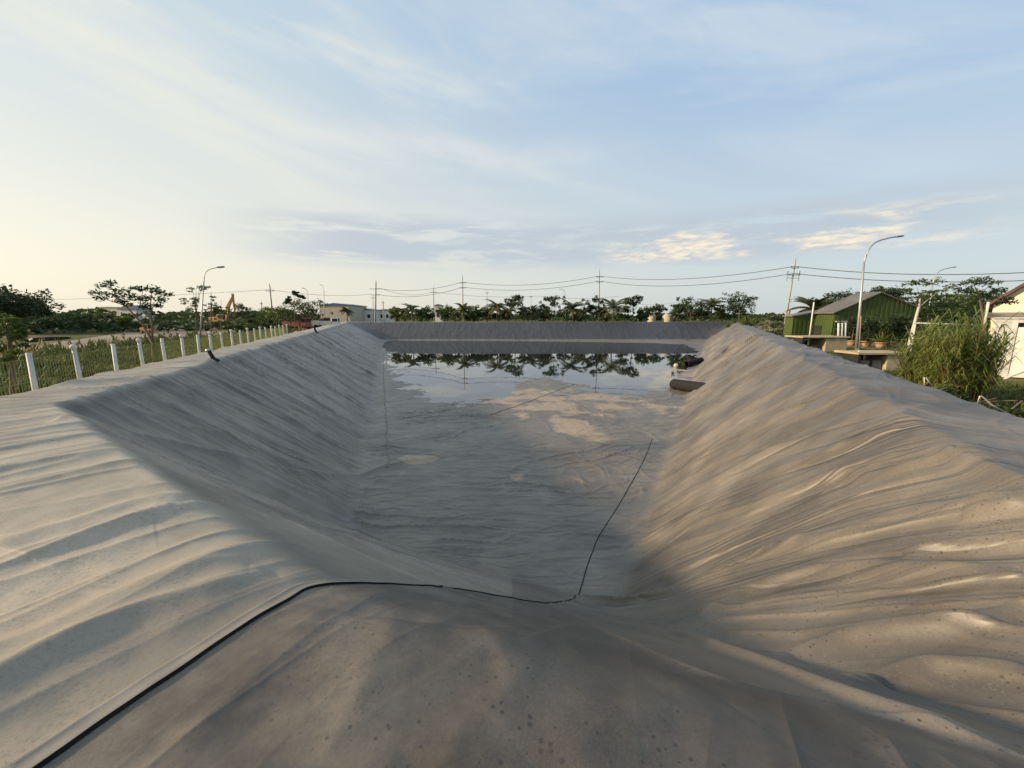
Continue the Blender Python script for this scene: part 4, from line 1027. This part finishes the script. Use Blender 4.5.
for i, (px, yt, Y, w_, l_, lm) in enumerate(tl):
    b, h = far(px, yt, Y); tree('broadleaf_tree', b, h, w_, l_, lm=lm, nb=11, n=130, size=.24, trunk_h=.22, flat_=.8, seed=20+i, group='dark trees at the far left')
for i, (px, yt, Y, w_, h, l_, lm) in enumerate([(108, 318, 70, 4.8, 3, 'olive bush before the small cream house', L_MID), (118, 320, 66, 4.5, 2.6, 'light olive bush right of the one before the cream house', L_BRIGHT), (80, 322, 85, 9, 3, 'low dark thicket left of the olive bushes', L_DARK), (55, 322, 95, 11, 3.2, 'low dark thicket behind the ditch water', L_DARK), (245, 325, 58, 5, 1.6, 'low green bush below the digger boom', L_MID), (258, 324, 66, 4, 2.2, 'olive bush right of the digger body', L_MID)]):
    bushy('bush', px, yt, Y, w_, h, l_, lm, 80+i, 130, .2)
for i, (px, yt, Y, w_, l_, lm) in enumerate([(275, 307, 72, 3.6, 'round olive tree at the foot of the leaning wooden pole', L_BRIGHT), (264, 309, 80, 3.6, 'small round tree left of the leaning wooden pole', L_MID), (286, 303, 66, 4.2, 'bushy olive tree right of the leaning wooden pole', L_MID), (299, 300, 70, 4.0, 'dark bushy tree under the far street lamp', L_DARK), (311, 299, 76, 4.5, 'dark leafy tree just left of the far factory', L_DARK), (240, 300, 90, 3., 'small dark tree right of the digger boom', L_DARK), (249, 307, 95, 5, 'low dark tree between the digger and the round olive trees', L_DARK)]):
    b, h = far(px, yt, Y); tree('roadside_tree', b, h, w_, l_, lm=lm, nb=8, n=70, size=.16, trunk_h=.25, flat_=.8, seed=120+i, group='trees along the left road')
# beyond the far bank
pal = [(347, 307, 118, 1.8, 'tiny palm before the long white hall'), (412, 303, 112, 2.6, 'dark palm left of the slim utility pole'), (404, 305, 114, 2.2, 'small palm leftmost in the row on the far bank'), (421, 308, 116, 2.4, 'low palm between the dark palm and the slim utility pole'), (464, 302, 110, 2.8, 'palm at the foot of the dark two-armed pole'), (455, 307, 116, 2.3, 'small palm left of the dark two-armed pole'), (497, 298, 110, 3.2, 'tall palm left of the flat topped tree'), (508, 306, 116, 2.2, 'low palm under the flat topped tree'), (532, 305, 112, 2.6, 'palm beneath the small thin pole in the middle'), (544, 307, 116, 2.4, 'low palm left of the far street lamp'), (573, 299, 108, 3.4, 'broad palm right of the far street lamp'), (586, 305, 114, 2.5, 'palm just left of the tallest central pole'), (613, 297, 107, 3.8, 'broadest palm right of the tallest central pole'), (603, 305, 116, 2.4, 'small palm behind the tallest central pole'), (712, 296, 108, 3.4, 'tall palm between the two big dark trees on the right'), (444, 306, 118, 2.6, 'pale palm right of the slim utility pole'), (478, 306, 116, 2.4, 'small palm right of the dark two-armed pole'), (487, 307, 118, 2.2, 'low palm at the foot of the small pale pole'), (815, 294, 52, 2.6, 'palm rising behind the roof of the green shed')]
for i, (px, yt, Y, L_, l_) in enumerate(pal):
    b, h = far(px, yt+L_*.78*F/Y, Y); palm(b, h, l_, L_=L_*1.45, seed=i+3, group='palms beyond the far bank' if Y > 60 else None)
ft = [(394, 305, 115, 3.2, 'round light green tree right of the short bare pole', L_BRIGHT, 0), (428, 304, 112, 3.6, 'olive tree left of the slim utility pole', L_MID, 0), (447, 303, 113, 4, 'loose olive tree right of the slim utility pole', L_MID, 0), (477, 303, 112, 3.6, 'olive tree right of the dark two-armed pole', L_MID, 0), (515, 296, 111, 5.5, 'flat topped tree left of the middle of the far bank', L_DARK, 1), (552, 294.5, 108, 4.4, 'upright dark tree left of the far street lamp', L_DARK, 0), (594, 295, 110, 4.4, 'dark tree touching the tallest central pole', L_DARK, 0), (634, 295, 108, 4.2, 'thin sparse tree left of the cream tanks', L_DARK, 1), (545, 304, 114, 3.6, 'low round tree in the middle of the far bank', L_MID, 0), (524, 306, 115, 3.4, 'small round tree near the middle of the far bank', L_DARK, 0), (625, 306, 113, 3.4, 'low tree right of the broadest palm', L_MID, 0), (642, 309, 114, 3., 'low dark tree beside the cream tanks', L_DARK, 0),
      (646, 305, 112, 3.8, 'small leafy tree just left of the cream tanks', L_MID, 0), (659, 304, 124, 4.2, 'loose tree behind the gap between the cream tanks', L_DARK, 0), (678, 305, 116, 3.6, 'small olive tree just right of the cream tanks', L_MID, 0),
      (692, 295.5, 106, 6.2, 'big dark tree right of the cream tanks', L_DARK, 0), (683, 303, 110, 4.0, 'lower dark tree behind the left side of the big dark tree', L_DARK, 0), (741, 292.5, 103, 6.6, 'big loose tree at the right end of the far bank', L_DARK, 1), (737, 302, 106, 5.2, 'bushy tree under the big loose tree at the right end', L_DARK, 0), (723, 307, 110, 4.0, 'olive tree right of the tall palm', L_BRIGHT, 0), (702, 306, 112, 4., 'low dark tree left of the tall palm', L_DARK, 0), (470, 309, 120, 3.5, 'low dark tree behind the dark two-armed pole', L_DARK, 0), (505, 310, 120, 4., 'low dark tree behind the tall palm', L_DARK, 0), (565, 309, 119, 4.5, 'low dark tree behind the far street lamp', L_DARK, 0), (580, 309, 119, 4.5, 'low dark tree behind the broad palm', L_DARK, 0), (490, 308, 121, 4., 'low olive tree behind the small pale pole', L_MID, 0), (535, 309, 121, 4, 'low dark tree behind the palm in the middle', L_DARK, 0), (603, 309, 121, 4, 'low dark tree behind the tallest central pole', L_DARK, 0), (656, 312, 121, 3, 'tiny dark tree between the cream tanks', L_DARK, 0)]
for i, (px, yt, Y, w_, l_, lm, um) in enumerate(ft):
    b, h = far(px, yt, Y); tree('broadleaf_tree', b, h, w_, l_, lm=lm, nb=9 if um else 8, n=(70 if um else 85), size=.24, trunk_h=.4 if um else .18, flat_=.75 if um else .9, umbrella=bool(um), seed=200+i, group='trees beyond the far bank', tr=.10)
# right-hand side
for i, (px, yt, Y, w_, l_, lm, um) in enumerate([(843, 289, 60, 5.5, 'dark tree behind the left part of the shed roof', L_DARK, 0), (880, 285, 58, 5.5, 'dark tree showing over the peak of the shed roof', L_DARK, 0), (940, 296, 52, 6, 'dark green tree behind the reeds', L_DARK, 0), (958, 291, 50, 7, 'large mid green tree left of the cream house', L_MID, 0), (975, 288, 46, 6, 'dense green tree close to the cream house roof', L_MID, 0), (925, 300, 56, 5.5, 'dark tree right of the shed gable', L_DARK, 0), (900, 300, 60, 5, 'dark tree behind the right end of the shed roof', L_DARK, 0), (948, 303, 44, 5, 'low dark tree behind the pipe rail', L_DARK, 0), (970, 304, 40, 5, 'low dark tree between rail and cream house', L_DARK, 0)]):
    b, h = far(px, yt, Y); tree('broadleaf_tree', b, h, w_, l_, lm=lm, nb=10, n=130, size=.17, trunk_h=.3, flat_=.75, seed=300+i, group='trees behind the right bank')
px_tree('whitewashed_tree', 25, [[(908, 350, .10), (912, 333, .09), (919, 307, .07), (921, 292, .03)], [(919, 307, .04), (908, 296, .02), (903, 290, .01)], [(919, 307, .04), (930, 298, .02), (938, 292, .01)], [(920, 298, .03), (917, 287, .01)]],
  [(904,290,.35),(910,284,.4),(918,281,.45),(925,284,.4),(930,292,.35),(914,294,.35),(938,291,.3),(922,297,.35),(905,298,.25),(932,300,.3)], 'sparse tree with leaning whitewashed trunk between the shed and the reeds', lm=L_MID, bark=M_BARKW, n=55, size=.10, seed=9)
px_tree('roadside_tree', 22, [[(985, 345, .08), (984, 320, .07), (980, 300, .05), (975, 287, .02)], [(981, 304, .035), (995, 298, .02), (1008, 299, .01)], [(980, 300, .03), (966, 290, .012)], [(979, 296, .02), (990, 285, .01)]],
  [(964,290,.4),(970,283,.45),(980,280,.45),(990,283,.45),(998,290,.35),(1006,299,.3),(1012,302,.25),(975,292,.4),(987,294,.35),(1000,303,.25)], 'layered dark tree overlapping the roof edge of the cream house', lm=L_DARK, n=110, size=.075, flat_=.6, seed=10)
# far woods all round the horizon
def woods():
    g = np.random.default_rng(9); m = MB()
    for _ in range(17000):
        az = R(g.uniform(-66, 66)); dist = g.uniform(190, 330); x, y = dist*math.sin(az), dist*math.cos(az)
        hh = (3.0+1.5*float(pn(np.array([az*22]), np.array([dist*.01]), 600)[0]))*(1+.3*(az < -.5)); z = GZ+hh*g.random()**.6; s = g.uniform(.5, 1.3)
        a_ = g.uniform(0, 6.28); t = Vector((math.cos(a_), math.sin(a_), g.uniform(-.4, .4)))*s; b = Vector((0, 0, 1))*s*.6+Vector((g.normal()*.3, g.normal()*.3, 0)); p = Vector((x, y, z)); m.add([p-t, p-b, p+t, p+b], [(0, 1, 2, 3)])
    for _ in range(9000):
        az = R(g.uniform(-60, -26)); dist = g.uniform(85, 190); x, y = dist*math.sin(az), dist*math.cos(az)
        n_ = float(pn(np.array([x*.05]), np.array([y*.035]), 620)[0])
        if n_ < .02: continue
        z = GZ+(.5+2.6*n_)*g.random()**.6; s = g.uniform(.3, .7)
        a_ = g.uniform(0, 6.28); t = Vector((math.cos(a_), math.sin(a_), g.uniform(-.4, .4)))*s; b = Vector((0, 0, 1))*s*.6+Vector((g.normal()*.3, g.normal()*.3, 0)); p = Vector((x, y, z)); m.add([p-t, p-b, p+t, p+b], [(0, 1, 2, 3)])
    o = m.build('distant_woods', L_DARK); tag(o, 'low line of distant woods on the horizon', 'woods', None, 'stuff')
woods()

# ------------------------------------------------------------------ far buildings
def hall(px0, px1, ytop, Y, dp, label, wall, roof, rise=.5, name='hall', windows=0):
    a_ = D(px0, ytop, Y); b_ = D(px1, ytop, Y); W = b_.x-a_.x; h = a_.z-GZ; root = empty(name, ((a_.x+b_.x)/2, Y+dp/2, GZ)); tag(root, label, 'building')
    m = MB(); m.box((0, 0, (h-rise)/2), (W, dp, h-rise)); m.build('wall', wall, root)
    m = MB(); m.prism([(-W/2-.3, h-rise), (W/2+.3, h-rise), (W/2+.3, h-rise+.12), (0, h), (-W/2-.3, h-rise+.12)], -dp/2-.3, dp/2+.3); m.build('roof', roof, root)
    for k in range(windows):
        m = MB(); m.box((-W/2+W*(k+.5)/windows, -dp/2-.03, (h-rise)*.5), (W/windows*.4, .08, (h-rise)*.3)); m.build('window', M_GLASS, root)
hall(99, 117, 306.5, 150, 6, 'small cream house with flat roof behind the leaning tree', M_CREAM, M_CREAM2, .3, 'far_house', 2)
hall(117, 135, 305, 150, 7, 'white gabled house beside the small cream house', M_CREAM2, M_ROOFG, 1.6, 'far_house', 1)
hall(319, 349, 303, 150, 18, 'pale factory hall with blue roof at the left end of the far bank', M_CREAM3, M_BLUE, .9, 'factory_hall', 0)
hall(350, 372, 308, 165, 12, 'low long white hall behind the twin-armed utility pole', M_CREAM2, M_ROOFG, .8, 'far_hall', 3)
hall(378, 390, 309, 175, 8, 'small white hall right of the twin-armed utility pole', M_CREAM2, M_ROOFG, .6, 'far_hall', 2)
hall(434.5, 441, 304, 140, 5, 'tiny white house behind the slim utility pole', M_CREAM2, M_ROOFG, .6, 'far_house', 1)
def store(px0, px1, ytop, Y, label):
    a_ = D(px0, ytop, Y); b_ = D(px1, ytop, Y); W = b_.x-a_.x; h = a_.z-GZ; root = empty('storage_tank', ((a_.x+b_.x)/2, Y, GZ)); tag(root, label, 'tank', 'cream tanks beyond the far bank')
    m = MB(); m.lathe((0, 0, 0), [(W/2, 0), (W/2, h*.75), (W*.44, h*.9), (W*.25, h*.98), (.01, h)], 20); m.build('shell', M_CREAM3, root, True)
    m = MB(); m.lathe((0, 0, h*.74), [(W/2+.04, 0), (W/2+.04, .12)], 20); m.build('band', M_CONC, root)
store(648, 656, 314, 118, 'left smaller cream tank over the far bank'); store(663, 673, 314., 118, 'right larger cream tank over the far bank')

# ------------------------------------------------------------------ machines on the left
def digger():
    Y = 95.; b = D(222, 325, Y); b.z = GZ; root = empty('excavator', b); tag(root, 'yellow excavator with raised folded boom on the dirt yard', 'excavator')
    for s_ in (-1, 1):
        m = MB(); prof = [(-1.9, .15), (-1.6, 0), (1.6, 0), (1.9, .15), (1.9, .7), (1.6, .9), (-1.6, .9), (-1.9, .7)]; m.prism(prof, s_*1.2-.25, s_*1.2+.25); m.build('track', M_DARK, root)
    m = MB(); m.box((-.3, 0, 1.25), (3.6, 2.5, .5), bev=.08); m.box((-1.4, 0, 1.85), (1.5, 2.4, .9), bev=.15); m.build('body', M_YELLOW, root)
    m = MB(); m.box((.5, -.7, 2.15), (1.4, 1.0, 1.5), bev=.12); c = m.build('cab', M_YELLOW, root); m = MB(); m.box((.55, -1.21, 2.35), (1.0, .05, .8)); m.box((1.21, -.7, 2.3), (.05, .8, .9)); m.build('window', M_GLASS, c)
    tip = D(233.5, 295, Y)-b; end = D(235, 313, Y)-b
    def beam(name, pts, r): m = MB(); m.tube(pts, r, 4); return m.build(name, M_YELLOW, root)
    beam('boom', [(.9, .3, 1.6), Vector((.9, .3, 1.6)).lerp(tip, .5)+Vector((-.35, 0, .2)), tip], [.35, .42, .22]); beam('stick', [tip+Vector((-.2, 0, .3)), end], [.28, .16])
    m = MB(); m.prism([(end.x-.1, end.z+.1), (end.x+.5, end.z-.2), (end.x+.4, end.z-.9), (end.x-.3, end.z-1.2), (end.x-.8, end.z-.9), (end.x-.5, end.z-.7)], -.5, .5); m.build('bucket', M_DARK, root)
    m = MB(); m.tube([(1.1, .3, 1.5), tip*.5+Vector((.9, .3, .6))], .09, 6); m.build('hydraulic_ram', M_GALV, root)
digger()
def loader():
    Y = 58.; b = D(148, 332, Y); b.z = GZ; root = empty('wheel_loader', b); root.scale = (.6, .6, .6); tag(root, 'small orange loader parked on the dirt road behind the leaning tree', 'loader')
    m = MB(); m.box((-.2, 0, .85), (2.4, 1.2, .5), bev=.08); m.box((-1.0, 0, 1.2), (.9, 1.1, .5), bev=.1); m.build('body', M_ORANGE, root)
    m = MB(); 
    for x in (-.35, .5):
        for y in (-.5, .5): m.box((x, y, 1.65), (.08, .08, 1.1))
    m.box((.07, 0, 2.22), (1.1, 1.2, .08), bev=.03); c = m.build('cab', M_ORANGE, root); m = MB(); m.box((.07, 0, 1.65), (.8, .96, .9)); m.build('window', M_GLASS, c)
    for x in (-.95, .75):
        for y in (-.62, .62):
            m = MB(); m.lathe((0, 0, -.15), [(.001, 0), (.38, 0), (.42, .04), (.42, .26), (.38, .3), (.001, .3)], 16); t = m.build('wheel', M_DARK, root); t.location = (x, y, .42); t.rotation_euler = (R(90), 0, 0)
            m = MB(); m.lathe((0, 0, -.16), [(.001, 0), (.18, 0), (.18, .32), (.001, .32)], 12); m.build('rim', M_ORANGE, t)
    m = MB(); m.tube([(.3, -.45, 1.0), (1.2, -.45, 1.1), (1.7, -.45, .5)], .07, 6); m.tube([(.3, .45, 1.0), (1.2, .45, 1.1), (1.7, .45, .5)], .07, 6); m.build('arms', M_ORANGE, root)
    m = MB(); m.prism([(1.6, .1), (2.2, .1), (1.8, .25), (1.75, .7), (1.6, .7)], -.7, .7); m.build('bucket', M_ORANGE, root)
loader()
def truck(px, Y, L_, col, label, rz=0.):
    b = D(px, 322, Y); b.z = GZ; root = empty('truck', b, rz); tag(root, label, 'truck', 'trucks parked near the left end of the far bank')
    m = MB(); m.box((L_*.36, 0, 1.35), (L_*.26, 2.0, 1.7), bev=.15); c = m.build('cab', col, root)
    m = MB(); m.box((L_*.36, 0, 1.75), (L_*.27, 1.7, .6)); m.box((L_*.36, 0, 1.75), (L_*.2, 2.04, .55)); m.build('window', M_GLASS, c)
    m = MB(); m.box((-L_*.14, 0, .75), (L_*.70, 2.0, .15)); 
    for y in (-.98, .98): m.box((-L_*.14, y, 1.2), (L_*.70, .06, .75))
    for x in (-L_*.49, L_*.21): m.box((x, 0, 1.2), (.06, 1.9, .75))
    m.build('cargo_bed', col, root)
    for x in (-L_*.35, -L_*.2, L_*.36):
        for y in (-.9, .9):
            m = MB(); m.lathe((0, 0, -.14), [(.001, 0), (.42, 0), (.46, .04), (.46, .24), (.42, .28), (.001, .28)], 14); t = m.build('wheel', M_DARK, root); t.location = (x, y, .46); t.rotation_euler = (R(90), 0, 0)
truck(297, 70, 4.2, M_RED, 'faded red flatbed truck beside the bank below the feathery trees')
truck(326, 76, 4.6, M_CREAM2, 'dusty white truck near the blue roofed factory', R(15))
truck(319, 84, 4.4, M_RED, 'faded red truck partly behind the dusty white one', R(-20))
def heap(px, py, Y, w_, h, label, m_, seed, name='rubble_heap'):
    r_ = random.Random(seed); b = D(px, py, Y); b.z = GZ; m = MB()
    for k in range(46):
        q = r_.random(); x = r_.gauss(0, .3)*w_; z = h*max(0, 1-abs(x)/w_*1.6)*q; s_ = r_.uniform(.15, .45)
        rot = Matrix.Rotation(r_.uniform(0, 3), 3, Vector((r_.random(), r_.random(), r_.random())).normalized()); m.box((x, r_.gauss(0, .3)*w_*.6, z+s_*.2), (s_, s_*r_.uniform(.4, 1.2), s_*.5), rot=rot)
    o = m.build(name, m_); o.location = b; tag(o, label, 'heap')
heap(175, 327, 90, 4., 1.6, 'pale heap of rubble on the yard left of the street lamp', M_CONC, 1)
heap(196, 328, 82, 4.5, 1.8, 'dark heap of scrap behind the left street lamp', M_ROOFG, 2, 'scrap_heap')
heap(302, 326, 52, 2.5, 1.0, 'reddish heap of bricks beside the faded red flatbed truck', M_RED, 3)

# ------------------------------------------------------------------ things on the liner
def stub(px, py, px2, py2, label, r, cap=True):
    b = on_liner(px, py); Y = b.y; t_ = D(px2, py2, Y)-b; root = empty('pipe_stub', b); tag(root, label, 'pipe', 'black pipe stubs on the left bank')
    m = MB(); ax = t_.normalized(); m.tube([-ax*.12, t_*.25, t_*.7, t_], [r*1.5, r*1.1, r, r], 12)
    m.lathe((0, 0, -.03), [(r*3.2, -.02), (r*2.6, .03), (r*1.4, .07)], 14); m.build('pipe', M_BLACK, root, True)
    if cap: m = MB(); m.tube([t_-ax*.03, t_+ax*.05], r*1.45, 12); m.build('end_cap', M_GALV, root, True)
stub(214, 359.5, 208.5, 350.5, 'black pipe stub with grey cap leaning on the left bank top', .06)
stub(316, 332, 314.5, 328, 'small far black pipe stub on the left bank top', .09, False)
def outlet(p0, p1, r, label, dz=.0):
    a_ = on_liner(*p0); b_ = on_liner(*p1); root = empty('drain_pipe', a_); tag(root, label, 'pipe', 'black drain pipes at the right of the water')
    ax = (b_-a_); ax.z = 0; L_ = ax.length; ax.normalize(); z0 = r*.75
    n = 28; m = MB(); pts = [Vector((0, 0, z0))+ax*u*L_*1.15+Vector((0, 0, u*L_*.10)) for u in (0, .02, .5, 1)]
    side = Vector((-ax.y, ax.x, 0)); vs = []
    R0 = [r, r, r, r]
    for p, q in zip(pts, R0):
        for k in range(n): an = 2*math.pi*k/n; vs.append(p+side*math.cos(an)*q+Vector((0, 0, 1))*math.sin(an)*q)
    for q, p in ((r*.88, pts[0]), (r*.88, pts[0]+ax*1.2)):
        for k in range(n): an = 2*math.pi*k/n; vs.append(p+side*math.cos(an)*q+Vector((0, 0, 1))*math.sin(an)*q)
    fs = [(i*n+k, i*n+(k+1) % n, (i+1)*n+(k+1) % n, (i+1)*n+k) for i in range(3) for k in range(n)]
    fs += [(k, 4*n+k, 4*n+(k+1) % n, (k+1) % n) for k in range(n)]+[(4*n+k, 5*n+k, 5*n+(k+1) % n, 4*n+(k+1) % n) for k in range(n)]+[tuple(5*n+k for k in range(n))]
    m.add(vs, fs); o = m.build('pipe', M_BLACK, root, True)
    m = MB(); m.lathe((0, 0, 0), [(r*1.0, -.06), (r*1.06, -.06), (r*1.06, .10), (r*1.0, .10)], n); c = m.build('collar', M_BLACK, root, True)
    c.rotation_euler = ax.to_track_quat('Z', 'Y').to_euler(); c.location = Vector((0, 0, z0))+ax*.6
outlet((674, 388), (702, 384), .40, 'nearer black drain pipe lying at the right edge of the water')
outlet((686, 366.5), (699, 363.5), .33, 'farther black drain pipe at the right edge of the water')
def weed(px, py, label):
    b = on_liner(px, py); r_ = random.Random(3); m = MB(); cs = [(Vector((r_.gauss(0, .35), r_.gauss(0, .25), .1+r_.random()*.3)), .22) for _ in range(8)]; leaves(m, cs, 60, .22, .09, .8, r_); o = m.build('weed_clump', L_MID); o.location = b; tag(o, label, 'weed')
weed(681, 366, 'small weed clump at the mouth of the farther black drain pipe')
m = MB(); m.lathe((0, 0, 0), [(.001, .5), (.25, .45), (.38, .2), (.36, .0), (.2, -.15), (.001, -.15)], 16); o = m.build('float', M_CREAM3, None, True); o.scale = (.7, .7, .7); o.location = P(676, 366.5, WZ); tag(o, 'pale round float in the water beside the farther black drain pipe', 'float')
